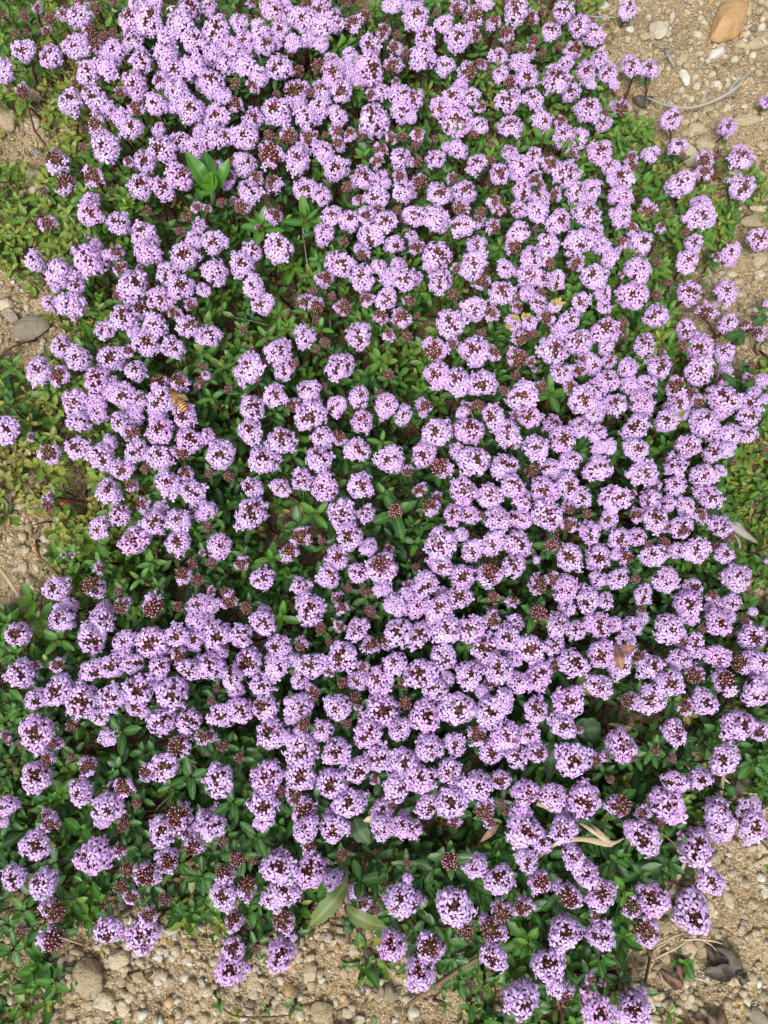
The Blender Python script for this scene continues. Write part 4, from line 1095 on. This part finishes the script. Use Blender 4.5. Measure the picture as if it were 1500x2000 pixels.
# ------------------------------------------------------------------ weeds with big leaves
def big_leaf(pts, wmax, prof=None, tooth=0.0, nt_=0, fold=.15, M=0, C=.3, A=.2, seed=0):
    """blade along a 3D line (world points)"""
    r = np.random.default_rng(seed)
    pts = np.asarray(pts, float)
    n = 26
    # Catmull style resample
    tt = np.linspace(0, len(pts) - 1, n + 1)
    P = np.array([[np.interp(t, range(len(pts)), pts[:, k]) for k in range(3)] for t in tt])
    for _ in range(5):
        P[1:-1] = (P[:-2] + P[1:-1] * 2 + P[2:]) / 4
    T = np.gradient(P, axis=0)
    V, B, F = [], [], []
    for i in range(n + 1):
        u = i / n
        w_ = prof(u) if prof else math.sin(math.pi * min(.999, u ** .85 + .02)) ** .8
        if tooth and .12 < u < .95:
            w_ *= 1 + tooth * (((u * nt_) % 1.0) - .5) * 1.4
        t = T[i] / np.linalg.norm(T[i])
        sd_ = np.cross(np.array([0, 0, 1.0]), t); sd_ /= np.linalg.norm(sd_) + 1e-9
        nn = np.cross(t, sd_)
        for s in (-1, -.66, -.33, 0, .33, .66, 1):
            wav = .04 * math.sin(u * 17 + s * 2 + seed) * abs(s)
            V.append(P[i] + sd_ * s * w_ * wmax / 2 + nn * (fold * abs(s) + wav) * w_ * wmax / 2)
            B.append(max(0, 1 - abs(s) * 4))
    for i in range(n):
        for k in range(6):
            a = i * 7 + k
            F += [(a, a + 8, a + 1), (a, a + 7, a + 8)]
    return geo(V, F, M, A, B, C)

def P3(*a):
    return [at(x, y, z) for x, y, z in a]

def local(g, o):
    g = dict(g); g['V'] = g['V'] - np.array(o); return g

M_OLIVE = M_plain('olive_leaf', (.10, .17, .041), (.20, .20, .071), 160, .5, .3, .25)
M_DUSTY = M_plain('dusty_leaf', (.045, .10, .046), (.11, .17, .07), 220, .6, .3, .2)
M_PINKISH = M_plain('pinkish_leaf', (.20, .16, .09), (.34, .20, .15), 220, .5, .3, .25)
M_FRESH = M_leaf('fresh_leaf')

sc1 = depth_at(410, 350, .04) / FPX
base = at(418, 445, .0)
w1_ = thing('weed', tuple(base), 'tall fresh-green weed, three upright pointed leaves on a hairy pale stem among the flowers', 'weed')
top = at(415, 375, .058)
nk = at(417, 400, .041)
link('stem', to_mesh('stem', local(tube([base, at(421, 425, .015), nk, top], [30e-4 * .6, .0017, .0016, .0013], 8, 0, .35), base), [M_DUSTY]), w1_)
for j, (pts, wd, c_) in enumerate([(((414, 376, .052), (388, 335, .062), (361, 293, .066)), 31, .24), (((418, 378, .052), (436, 340, .062), (448, 308, .066)), 24, .28),
                                   (((413, 372, .051), (408, 330, .058), (398, 292, .056)), 30, .16), (((411, 379, .051), (392, 378, .052), (380, 368, .048)), 12, .30)]):
    link('leaf', to_mesh('leaf', local(big_leaf(P3(*pts), wd * sc1, fold=.28, C=c_, A=.1, seed=j), base), [M_FRESH]), w1_)
g = cat([big_leaf(P3((414, 378, .053), (413, 355, .061), (412, 334, .064)), 30 * sc1, fold=.8, C=.38, seed=8), big_leaf(P3((414, 380, .053), (416, 358, .060), (415, 338, .066)), 20 * sc1, fold=1.0, C=.36, seed=9)])
link('young_leaves', to_mesh('young_leaves', local(g, base), [M_FRESH]), w1_)

sc2 = depth_at(678, 1775, .05) / FPX
base = at(679, 1842, .0)
w2_ = thing('weed', tuple(base), 'two-leaved olive weed with a tiny grey-green bud, arching over the gravel near the bottom', 'weed')
hub = at(672, 1762, .058)
link('stem', to_mesh('stem', local(tube([base, at(679, 1800, .020), at(676, 1735, .052), at(678, 1690, .046)], [.0011, .001, .0009, .0008], 7, 0, .25), base), [M_PINKISH]), w2_)
pr = lambda u: (.30 + .70 * math.sin(math.pi * min(1, u * .95 + .03)) ** .9) * (1 if u < .78 else max(0, (1 - u) / .22) ** .6)
link('leaf', to_mesh('leaf', local(big_leaf(P3((676, 1726, .056), (655, 1756, .062), (628, 1785, .061), (606, 1808, .054)), 33 * sc2, pr, .16, 5, .12, 0, .5, .2, 3), base), [M_OLIVE]), w2_)
link('leaf', to_mesh('leaf', local(big_leaf(P3((672, 1770, .056), (692, 1788, .062), (724, 1803, .061), (758, 1813, .053)), 29 * sc2, pr, .10, 4, .12, 0, .5, .2, 4), base), [M_OLIVE]), w2_)
link('leaf', to_mesh('leaf', local(big_leaf(P3((655, 1757, .0545), (663, 1775, .060), (672, 1796, .056)), 17 * sc2, pr, 0, 0, .5, 0, .5, .2, 5), base), [M_PINKISH]), w2_)
bb = cat([ball(np.array(at(680, 1806, .059)) + rng.normal(0, .0012, 3), .0016 * rng.uniform(.6, 1.1), 2) for _ in range(12)])
link('bud', to_mesh('bud', local(bb, base), [M_DUSTY]), w2_)

def one_leaf(name, pts, wpx, mat, lab, cat_, tooth=0, nteeth=0, fold=.15, prof=None, C=.3, seed=1, stalk=True):
    P = P3(*pts)
    b = np.array(P[0]); s = depth_at(pts[0][0], pts[0][1], pts[0][2]) / FPX
    if stalk: b = np.array([b[0], b[1], float(ground_z(b[0], b[1]))])
    r = thing(name, tuple(b), lab, cat_)
    link('blade', to_mesh('blade', local(big_leaf(P, wpx * s, prof, tooth, nteeth, fold, 0, C, .2, seed), b), [mat]), r)
    if stalk: link('stalk', to_mesh('stalk', local(tube([b, (b + P[0]) / 2 + [.001, 0, 0], P[0]], .0006, 6, 0, .3), b), [mat]), r)
    return r
one_leaf('weed_leaf', ((1127, 1358, .042), (1142, 1338, .050), (1164, 1310, .054)), 36, M_OLIVE, 'light olive jagged leaf sticking up between lilac heads, right of the middle', 'leaf', .22, 5, .12, seed=11)
one_leaf('weed_leaf', ((1082, 1445, .038), (1078, 1480, .042), (1070, 1530, .036)), 40, M_DUSTY, 'long dark jagged leaf hanging in shade below the lilac heads, right of the middle', 'leaf', .25, 5, .08, seed=12)
one_leaf('weed_leaf', ((1128, 1432, .036), (1150, 1425, .040), (1174, 1424, .036)), 44, M_DUSTY, 'rounded jagged leaf, blue-green, just right of the long dark jagged leaf', 'leaf', .12, 6, .06, prof=lambda u: (1 - (2 * u - 1) ** 2) ** .42 + .02, seed=13)
one_leaf('weed_leaf', ((692, 1600, .042), (703, 1625, .046), (722, 1648, .042)), 38, M_DUSTY, 'dusty jagged leaf in a gap above the two-leaved olive weed', 'leaf', .22, 4, .1, seed=14)
one_leaf('weed_leaf', ((735, 1598, .049), (722, 1600, .049), (709, 1604, .047)), 13, M_STRAW, 'small pale withered leaf tip beside a lilac head in the lower middle', 'leaf', 0, 0, .2, seed=15)
one_leaf('weed_leaf', ((972, 1612, .046), (956, 1628, .048), (937, 1646, .043)), 13, M_PINKISH, 'pinkish lance leaf over the dark foliage left of the bent straw', 'leaf', 0, 0, .2, seed=16)
r_ = thing('dry_leaves', tuple(at(1202, 1262, .051)), 'two red-brown leaves lying on lilac flower heads at the right', 'dead leaves')
b = np.array(r_.location)
for j, (pts, wp) in enumerate([(((1203, 1260, .052), (1209, 1285, .058), (1215, 1311, .056)), 19), (((1214, 1270, .056), (1228, 1268, .060), (1243, 1261, .058)), 15)]):
    link('blade', to_mesh('blade', local(big_leaf(P3(*pts), wp * sc1, fold=.2, seed=20 + j), b), [M_RUSTL]), r_)
one_leaf('fallen_leaf', ((113, 990, .010), (122, 983, .014), (131, 978, .012)), 16, M_RED, 'small bright red leaf tucked under green leaves at the left', 'leaf', 0, 0, .1, seed=22, stalk=False)
for q_, (pts, wp, lab) in enumerate([(((130, 962, .013), (118, 968, .016), (105, 974, .013)), 17, 'smooth green oval leaf just above the red leaf'),
                                     (((150, 1002, .013), (134, 999, .016), (117, 997, .013)), 22, 'broad smooth green leaf just below the red leaf'),
                                     (((2, 1250, .02), (8, 1246, .024), (17, 1252, .02)), 22, 'bright green rounded leaf at the left edge below the pale straw'),
                                     (((6, 735, .014), (11, 755, .020), (24, 782, .018)), 22, 'dark pointed weed leaf with purple tinge at the left edge'),
                                     (((1449, 650, .022), (1432, 655, .026), (1413, 663, .022)), 17, 'dark glossy leaf pointing left among loose heads at the right edge'),
                                     (((1452, 655, .022), (1447, 668, .024), (1434, 675, .020)), 13, 'dark glossy leaf pointing down near the right edge'),
                                     (((1500, 615, .02), (1488, 622, .024), (1471, 634, .02)), 15, 'dark narrow leaf reaching in from the right edge'),
                                     (((1435, 1552, .038), (1426, 1540, .042), (1415, 1525, .038)), 16, 'dark leaf standing at the right above the soil'),
                                     (((1437, 750, .040), (1424, 740, .044), (1410, 726, .040)), 16, 'dark green leaf lying over lilac heads at upper right'),
                                     (((1474, 745, .040), (1463, 750, .044), (1448, 748, .040)), 16, 'dark green oval leaf over lilac heads near the right edge'),
                                     (((1475, 345, .01), (1474, 350, .013), (1483, 362, .01)), 18, 'dull purple-green round leaf on the stones at the upper right edge')]):
    lf = leaf_geo()
    one_leaf('loose_leaf', pts, wp, M_FRESH, lab, 'leaf', 0, 0, .15, C=[.3, .3, .42, .05, .08, .08, .08, .1, .1, .1, .02][q_], seed=30 + q_)

# ------------------------------------------------------------------ straws, twigs, dead bits
def strand(name, paths, mat, lab, cat_, group=None):
    """paths: list of (points, radius px, flat)"""
    gs = []
    b = None
    for pts, rp, fl in paths:
        P = np.array(P3(*pts))
        if b is None: b = P[0].copy()
        tt = np.linspace(0, len(P) - 1, max(6, len(P) * 4))
        Q = np.array([[np.interp(t, range(len(P)), P[:, k]) for k in range(3)] for t in tt])
        for _ in range(3): Q[1:-1] = (Q[:-2] + 2 * Q[1:-1] + Q[2:]) / 4
        s = depth_at(pts[0][0], pts[0][1], pts[0][2]) / FPX
        rr = (np.interp(np.linspace(0, 1, len(Q)), np.linspace(0, 1, len(rp)), rp) if isinstance(rp, (list, tuple)) else np.full(len(Q), rp)) * s
        rr = rr * (1 + rng.normal(0, .06, len(Q)))
        gs.append(tube(Q, rr, 7, 0, rng.uniform(0, 1), flat=fl))
    o = link(name, to_mesh(name, local(cat(gs), b), [mat]))
    o.location = tuple(b)
    return tag(o, lab, cat_, group)

strand('straw', [(((1052, 1676, .042), (1072, 1656, .049), (1100, 1640, .053), (1140, 1638, .053), (1180, 1646, .052), (1196, 1650, .050)), [1.5, 3.5, 5, 5, 7, 5], .45),
                 (((1131, 1606, .048), (1150, 1618, .052), (1175, 1636, .053), (1192, 1645, .052)), [2, 4, 4, 4], .45),
                 (((1152, 1610, .049), (1170, 1624, .053), (1188, 1641, .053)), [3, 4, 4], .45),
                 (((1190, 1648, .052), (1204, 1645, .052), (1219, 1637, .049)), [6, 3, 1.5], .5)], M_STRAW,
       'bent straw, pale and forked, lying across the plant at lower right', 'straw')
strand('straw', [(((905, 780, .046), (920, 805, .048), (935, 840, .046), (945, 872, .042)), [1.2, 1.3, 1.2, 1], .8)], M_STRAW, 'thin upright straw between the lilac heads right of the middle', 'straw')
strand('twig', [(((1048, 1568, .048), (1068, 1576, .048), (1094, 1590, .046)), [5, 5, 4], .7)], M_STRAW, 'short thick brown twig end beside heads, above the bent straw', 'twig')
strand('straw', [(((8, 1612, .014), (12, 1640, .016), (17, 1672, .010)), [4.5, 5, 5], .5), (((16, 1600, .014), (24, 1615, .014), (31, 1628, .010)), [5, 4, 2], .5)], M_STRAW, 'broken pale straw standing at the lower left edge', 'straw')
strand('straw', [(((0, 1110, .006), (14, 1130, .009), (38, 1166, .005)), [3.6, 3.6, 3], .5)], M_STRAW, 'pale straw lying on gravel at the left edge', 'straw')
strand('straw', [(((1315, 1735, .008), (1326, 1712, .012), (1338, 1684, .016)), [4.5, 4.5, 3.5], .5)], M_STRAW, 'short pale straw leaning on gravel at lower right', 'straw')
strand('straw', [(((1370, 1610, .010), (1388, 1590, .018), (1408, 1560, .020), (1414, 1505, .022)), [3, 4, 4, 3], .5), (((1365, 1600, .010), (1382, 1582, .016), (1404, 1548, .020)), [3, 3, 2], .5),
                 (((1410, 1518, .018), (1425, 1530, .016), (1424, 1545, .012), (1414, 1552, .008)), [2.5, 3, 3, 1], .5)], M_STRAW, 'split dry stalk bending down beside soil at the right', 'stalk')
strand('root_tuft', [(((1278, 1873, .006), (1300, 1862, .012), (1328, 1848, .014), (1345, 1832, .012)), [2.4, 2.2, 2, 1.2], .8),
                     (((1268, 1852, .006), (1290, 1843, .012), (1320, 1826, .014), (1350, 1820, .010)), [1.2, 2.2, 2.2, 1], .8),
                     (((1328, 1818, .010), (1334, 1838, .014), (1360, 1833, .016), (1395, 1838, .012), (1412, 1844, .006)), [1, 2, 2, 2, .8], .8),
                     (((1372, 1836, .014), (1390, 1846, .012), (1400, 1858, .004)), [1.5, 1.2, .7], .8), (((1384, 1838, .013), (1398, 1834, .010), (1410, 1836, .004)), [1.4, 1.1, .6], .8),
                     (((1300, 1843, .012), (1283, 1852, .010), (1276, 1864, .004)), [1.6, 1.6, .8], .8), (((1310, 1846, .013), (1322, 1836, .012), (1316, 1822, .006)), [1.4, 1.2, .6], .8)], M_STRAW,
       'pale root tuft, wiry and tangled, lying on the gravel at lower right', 'roots')
strand('twig', [(((1262, 190, .006), (1300, 206, .010), (1345, 213, .011), (1395, 198, .012), (1440, 172, .012), (1458, 145, .008)), [1.5, 2.4, 2.8, 3.2, 4, 2], .6),
                (((1310, 210, .008), (1308, 190, .012), (1330, 183, .010)), [1.4, 1.4, .8], .8), (((1370, 205, .010), (1378, 180, .014), (1400, 176, .008)), [1.6, 1.4, .8], .8),
                (((1420, 185, .012), (1436, 160, .012), (1470, 140, .008)), [2.4, 2.4, 1.6], .7), (((1395, 200, .010), (1425, 184, .010), (1445, 190, .006)), [2, 2, 1], .8)], M_GREYST,
       'pale grey twig with wispy fibres lying on gravel at upper right', 'twig')
strand('twig', [(((1284, 124, .006), (1304, 106, .010), (1330, 86, .010), (1346, 72, .006)), [2, 2, 1.6, 1], .8), (((1300, 96, .006), (1308, 112, .010), (1318, 130, .006)), [3, 4, 3], .5),
                (((1276, 85, .006), (1290, 92, .012), (1312, 90, .006)), [2.5, 3, 1], .5)], M_GREYST, 'curled grey dry blade on the soil left of the big ochre stone', 'dry blade')
strand('twig', [(((1152, 32, .006), (1180, 33, .008), (1206, 35, .006)), [1.5, 1.8, 1.2], .8)], M_GREYST, 'straight thin twig beside the flowers at the top edge', 'twig')
strand('dead_stalk', [(((1402, 996, .010), (1418, 1015, .018), (1436, 1030, .022), (1462, 1048, .018), (1480, 1060, .010)), [4, 8, 9, 7, 3], .5),
                      (((1420, 1012, .016), (1440, 1022, .022), (1458, 1040, .018)), [3, 5, 3], .5), (((1432, 1040, .016), (1446, 1060, .018), (1444, 1090, .012), (1438, 1110, .006)), [2, 2.4, 2, 1.4], .6),
                      (((1415, 1005, .012), (1430, 1000, .014), (1445, 1016, .012)), [2, 4, 3], .5)], M_GREYST, 'grey dead stalk, frayed and crumpled, beside the plant at the right edge', 'stalk')
strand('twig', [(((0, 425, .006), (3, 440, .010), (4, 500, .010), (30, 530, .009), (64, 552, .009), (88, 570, .006)), [2.5, 2.2, 2.2, 2, 1.8, 1.2], .9),
                (((0, 585, .006), (25, 574, .010), (58, 572, .006)), [1.3, 1.3, 1], .9)], M_DEADL, 'brown bare twig trailing on the soil at the left edge', 'twig')
strand('twig', [(((798, 1962, .005), (830, 1938, .010), (870, 1912, .012), (905, 1888, .016), (935, 1872, .020)), [4, 4.5, 4.5, 4.5, 4], .9)], M_DEADL, 'thick brown woody runner on gravel at the bottom', 'runner')
strand('twig', [(((436, 1970, .004), (455, 1985, .006), (500, 1988, .006), (540, 1986, .006), (566, 1982, .004)), [1.8, 2, 2, 1.6, 1.2], .9)], M_DEADL, 'thin dark runner along the bottom edge between seedlings', 'runner')
strand('twig', [(((48, 822, .010), (62, 836, .014), (82, 856, .014), (98, 866, .008)), [3, 3.6, 3.4, 2.5], .9)], M_DEADL, 'short stout brown stem at the left below the honeybee', 'twig')
for k_, (pts, rr, lab) in enumerate([(((400, 680, .018), (440, 684, .024), (480, 687, .026), (505, 696, .024)), 1.3, 'slim bare stem crossing the dark gap right of the middle left heads'),
                                     (((425, 615, .018), (470, 622, .022), (525, 635, .020)), 1.4, 'slim bare stem crossing the dark gap below the yellow sprigs'),
                                     (((405, 705, .012), (440, 730, .018), (456, 755, .014)), 1.2, 'slim bare stem slanting under the green heads, lower of the gap'),
                                     (((578, 505, .020), (584, 530, .034), (590, 545, .024)), 1.8, 'grey upright stem in the dark gap below the tall leaves'),
                                     (((590, 420, .036), (593, 470, .034), (605, 545, .020)), 1.6, 'brown upright stem below the pair of tall leaves')]):
    strand('bare_stem', [(pts, [rr, rr * .9, rr * .8], 1)], M_GREYST, lab, 'stem')
strand('bare_stem', [(((1290, 1625, .040), (1320, 1650, .036), (1370, 1710, .026), (1330, 1765, .010)), [1.6, 1.8, 1.8, 1.6], 1)], M_DEADL, 'dark red stem arching over the lower right gap', 'stem')

def crumple(x, y, wpx, hpx, mat, lab, name='dead_leaf', ang=0, n=3):
    s = depth_at(x, y, .005) / FPX
    p = at(x, y, .003); p[2] = float(ground_z(p[0], p[1]))
    gs = []
    for k in range(n):
        lg = leaf_geo(hpx * s * rng.uniform(.8, 1.05), wpx / hpx * rng.uniform(.5, .9), rng.uniform(-.5, .9), rng.uniform(.1, .4), n=8)
        lg['V'] += rng.normal(0, .0003, lg['V'].shape)
        gs.append(xf(lg, rz(math.radians(ang) + rng.normal(0, .4)) @ rx(rng.uniform(-.1, .3)), 1, (rng.normal(0, wpx * s * .15), -hpx * s / 2 + rng.normal(0, wpx * s * .1), .002)))
    o = link(name, to_mesh(name, cat(gs), [mat])); o.location = tuple(p)
    return tag(o, lab, 'dead leaf')
crumple(1338, 1895, 26, 60, M_DEADL, 'long reddish-brown dead leaf on soil below the pale root tuft', ang=25, n=2)
crumple(1390, 1985, 30, 56, M_DEADL, 'tattered brown dead leaf at the bottom right', ang=35, n=4)
crumple(1432, 1860, 46, 62, M_BLACK, 'black rotten leaf curled on the soil at lower right', ang=70, n=5)
crumple(1450, 1905, 24, 24, M_BLACK, 'small black leaf crumb below the black rotten leaf', ang=10, n=4)
crumple(1260, 195, 26, 26, M_BLACK, 'dark crumpled bit at the left end of the pale grey twig', ang=10, n=4)
crumple(108, 925, 26, 40, M_BLACK, 'dark shrivelled leaf beside yellow sprigs at the left', ang=0, n=2)
crumple(1185, 1388, 14, 44, M_STRAW, 'pale dry curled leaf below the light olive jagged leaf', ang=120, n=2).location.z += .038

# white fluff
gs = []
for k in range(90):
    a = rng.uniform(0, 6.28)
    p = np.array(at(1335 + 36 * rng.random(), 640 + 44 * rng.random(), .022))
    q = p + np.array([math.cos(a), math.sin(a), rng.normal(0, .4)]) * rng.uniform(.002, .005)
    m_ = (p + q) / 2 + rng.normal(0, .0008, 3)
    gs.append(tube([p, m_, q], .00012, 3, 0, rng.random(), cap=False))
b = at(1352, 660, .018)
o = link('fluff', to_mesh('fluff', local(cat(gs), b), [M_FLUFF])); o.location = tuple(b)
tag(o, 'white fluff caught between heads and gravel near the right edge', 'fluff')
# yellow withered tips on the flowers
gs = []
for (x, y) in ((1088, 596), (1005, 624), (986, 636), (1022, 620)):
    for k in range(5 if x == 1088 else 3):
        lg = leaf_geo(.0042, .4, .3, .1, C=.86, A=0)
        gs.append(xf(lg, rz(rng.uniform(0, 6.28)) @ rx(rng.uniform(.1, .8)), 1, np.array(at(x, y, .0590)) + rng.normal(0, .0005, 3)))
b = at(1088, 596, .0580)
o = link('withered_sprig', to_mesh('withered_sprig', local(cat(gs[:5]), b), [ML])); o.location = tuple(b)
tag(o, 'yellow withered tips sitting on a lilac head in the upper right', 'withered leaf')
b = at(1000, 628, .0580)
o = link('withered_sprig', to_mesh('withered_sprig', local(cat(gs[5:]), b), [ML])); o.location = tuple(b)
tag(o, 'small ochre withered bits on lilac heads left of the yellow withered tips', 'withered leaf')

# empty snail shell, half sunk in the gravel
s = depth_at(24, 965, .004) / FPX
V, F, ns, nseg = [], [], 10, 70
for i in range(nseg + 1):
    th = i / nseg * 2.4 * 2 * math.pi
    R0 = 17 * s * math.exp(-.16 * (2.4 * 2 * math.pi - th)); tr = R0 * .48
    cx, cy = (R0 - tr) * math.cos(th), (R0 - tr) * math.sin(th)
    for k in range(ns):
        a = 2 * math.pi * k / ns
        V.append((cx + tr * math.cos(a) * math.cos(th), cy + tr * math.cos(a) * math.sin(th), tr * math.sin(a) + (17 * s - R0) * .35))
for i in range(nseg):
    for k in range(ns):
        a, b_2 = i * ns + k, i * ns + (k + 1) % ns
        F += [(a, a + ns, b_2 + ns), (a, b_2 + ns, b_2)]
o = link('snail_shell', to_mesh('snail_shell', geo(V, F), [M_SHELL]))
o.location = tuple(at(24, 965, .004)); o.rotation_euler = (.3, -.2, 2.2)
tag(o, 'empty tan snail shell half sunk in gravel at the left edge', 'snail shell')

# ------------------------------------------------------------------ honeybee
M_BEE = None
t = NT('bee_abdomen')
tc = t.n('ShaderNodeTexCoord'); sx = t.n('ShaderNodeSeparateXYZ'); t.l(tc.outputs['Object'], sx.inputs[0])
wv = t.math('SINE', t.math('MULTIPLY', sx.outputs[1], 2 * math.pi / .00125))
cc = t.ramp(t.math('MULTIPLY_ADD', wv, .5, .5), [(0, (.035, .014, .006)), (.32, (.10, .040, .012)), (.5, (.42, .17, .04)), (1, (.55, .27, .07))])
M_ABD = t.finish(cc, .4, .5)
M_FUR = M_plain('bee_fur', (.22, .11, .035), (.42, .24, .08), 900, .8)
M_DARK = M_plain('bee_dark', (.02, .012, .008), (.06, .035, .02), 600, .35, .5)
t = NT('bee_wing')
p_ = t.n('ShaderNodeBsdfPrincipled'); p_.inputs['Base Color'].default_value = (.50, .33, .16, 1); p_.inputs['Roughness'].default_value = .25; p_.inputs['Alpha'].default_value = .30
t.l(p_.outputs[0], t.out.inputs['Surface']); M_WING = t.m
HBZ = .0
bz = max([hz[i] for i in range(NH) if abs(heads[i][0] - 345) < 40 and abs(heads[i][1] - 790) < 40]) + .0065
pb0, pb1 = at(336, 764, bz), at(364, 802, bz)
dirb = (pb1 - pb0) / np.linalg.norm(pb1 - pb0)
Lb = np.linalg.norm(pb1 - pb0) * 1.08
bee = thing('honeybee', tuple((pb0 + pb1) / 2), 'honeybee with amber banded abdomen feeding on lilac flower heads at the left', 'bee')
bee.rotation_euler = (0, 0, math.atan2(dirb[1], dirb[0]) - math.pi / 2)   # local +Y = towards the tail
u_ = Lb / 14.0
V, F = ico(4)
# one continuous body: head, thorax, abdomen as one lathe along Y
prof_ = [(-7.2, .0), (-7.0, .9), (-6.4, 1.5), (-5.7, 1.55), (-5.2, .9), (-4.9, .75), (-4.4, 1.6), (-3.4, 2.2), (-2.3, 2.3), (-1.3, 1.8), (-.8, .8), (-.5, .7), (0, 1.6), (1, 2.2), (2.4, 2.45), (3.8, 2.2), (5.2, 1.6), (6.3, .9), (7.1, .2), (7.3, 0)]
ys = np.linspace(-7.2, 7.3, 70); rs = np.interp(ys, [a for a, _ in prof_], [b for _, b in prof_])
for _ in range(2): rs[1:-1] = (rs[:-2] + 2 * rs[1:-1] + rs[2:]) / 4
V, F, Mx = [], [], []
for yv, rv in zip(ys, rs):
    dz = -.5 * max(0, yv) ** 1.2 * .25
    for k in range(18):
        a = 2 * math.pi * k / 18
        V.append((rv * math.cos(a) * u_, yv * u_, (rv * math.sin(a) * .92 + dz) * u_))
for i in range(69):
    for k in range(18):
        a, b2 = i * 18 + k, i * 18 + (k + 1) % 18
        F += [(a, b2, b2 + 18), (a, b2 + 18, a + 18)]
        Mx += [0 if ys[i] > -.5 else 1 if ys[i] > -4.9 else 2] * 2
link('body', to_mesh('body', geo(V, F, np.array(Mx)), [M_ABD, M_FUR, M_DARK]), bee)
gs = []
for k in range(900):
    th, ph = math.acos(rng.uniform(-.3, 1)), rng.uniform(0, 6.28)
    n_ = sph(th, ph); c0 = np.array([0, -2.9, 0]); 
    if k > 700: c0 = np.array([0, -6.2, .2])
    sc_ = (2.2 if k <= 700 else 1.4)
    p0 = (c0 + n_ * sc_ * .95) * u_; p1_ = (c0 + n_ * sc_ * 1.0 + n_ * rng.uniform(.25, .6) + rng.normal(0, .12, 3)) * u_
    gs.append(tube([p0, p1_], [.06 * u_, .02 * u_], 3, 0, rng.random(), cap=False))
link('fur', to_mesh('fur', cat(gs), [M_FUR]), bee)
for sg in (-1, 1):
    link('eye', to_mesh('eye', ball((sg * 1.15 * u_, -6.3 * u_, .35 * u_), (.55 * u_, .8 * u_, .9 * u_), 2), [M_DARK]), bee)
    link('antenna', to_mesh('antenna', tube(np.array([(sg * .4, -7, .6), (sg * .9, -8.2, 1.2), (sg * 1.2, -9.4, .5)]) * u_, .12 * u_, 5), [M_DARK]), bee)
    for k, (y0_, xe, ye, L_) in enumerate([(-3.9, 3.4, -6.2, 0), (-2.9, 4.2, -2.6, 0), (-1.9, 4.0, 2.4, 0)]):
        link('leg', to_mesh('leg', tube(np.array([(sg * 1.4, y0_, -1.2), (sg * (xe * .75), (y0_ + ye) / 2, -.6), (sg * xe, ye, -2.6), (sg * xe * 1.05, ye - .4, -3.9)]) * u_, np.array([.32, .3, .24, .12]) * u_, 6), [M_DARK]), bee)
    for k, (a_w, Lw, Ww, y0_) in enumerate([(.42, 7.4, 2.2, -2.9), (.80, 4.8, 1.7, -2.2)]):
        g = leaf_geo(Lw * u_, Ww / Lw, .05, .05, n=10, wide=.62)
        R = rz(-sg * a_w) @ rx(.10)
        link('wing', to_mesh('wing', xf(g, R, 1, (sg * .9 * u_, y0_ * u_, (2.2 - .3 * k) * u_)), [M_WING]), bee)

for o in bpy.data.objects:
    if o.parent is None and o.type in ('MESH', 'EMPTY') and 'label' in o.keys() and o['label'] is None:
        del o['label']
print('objects', len(bpy.data.objects))
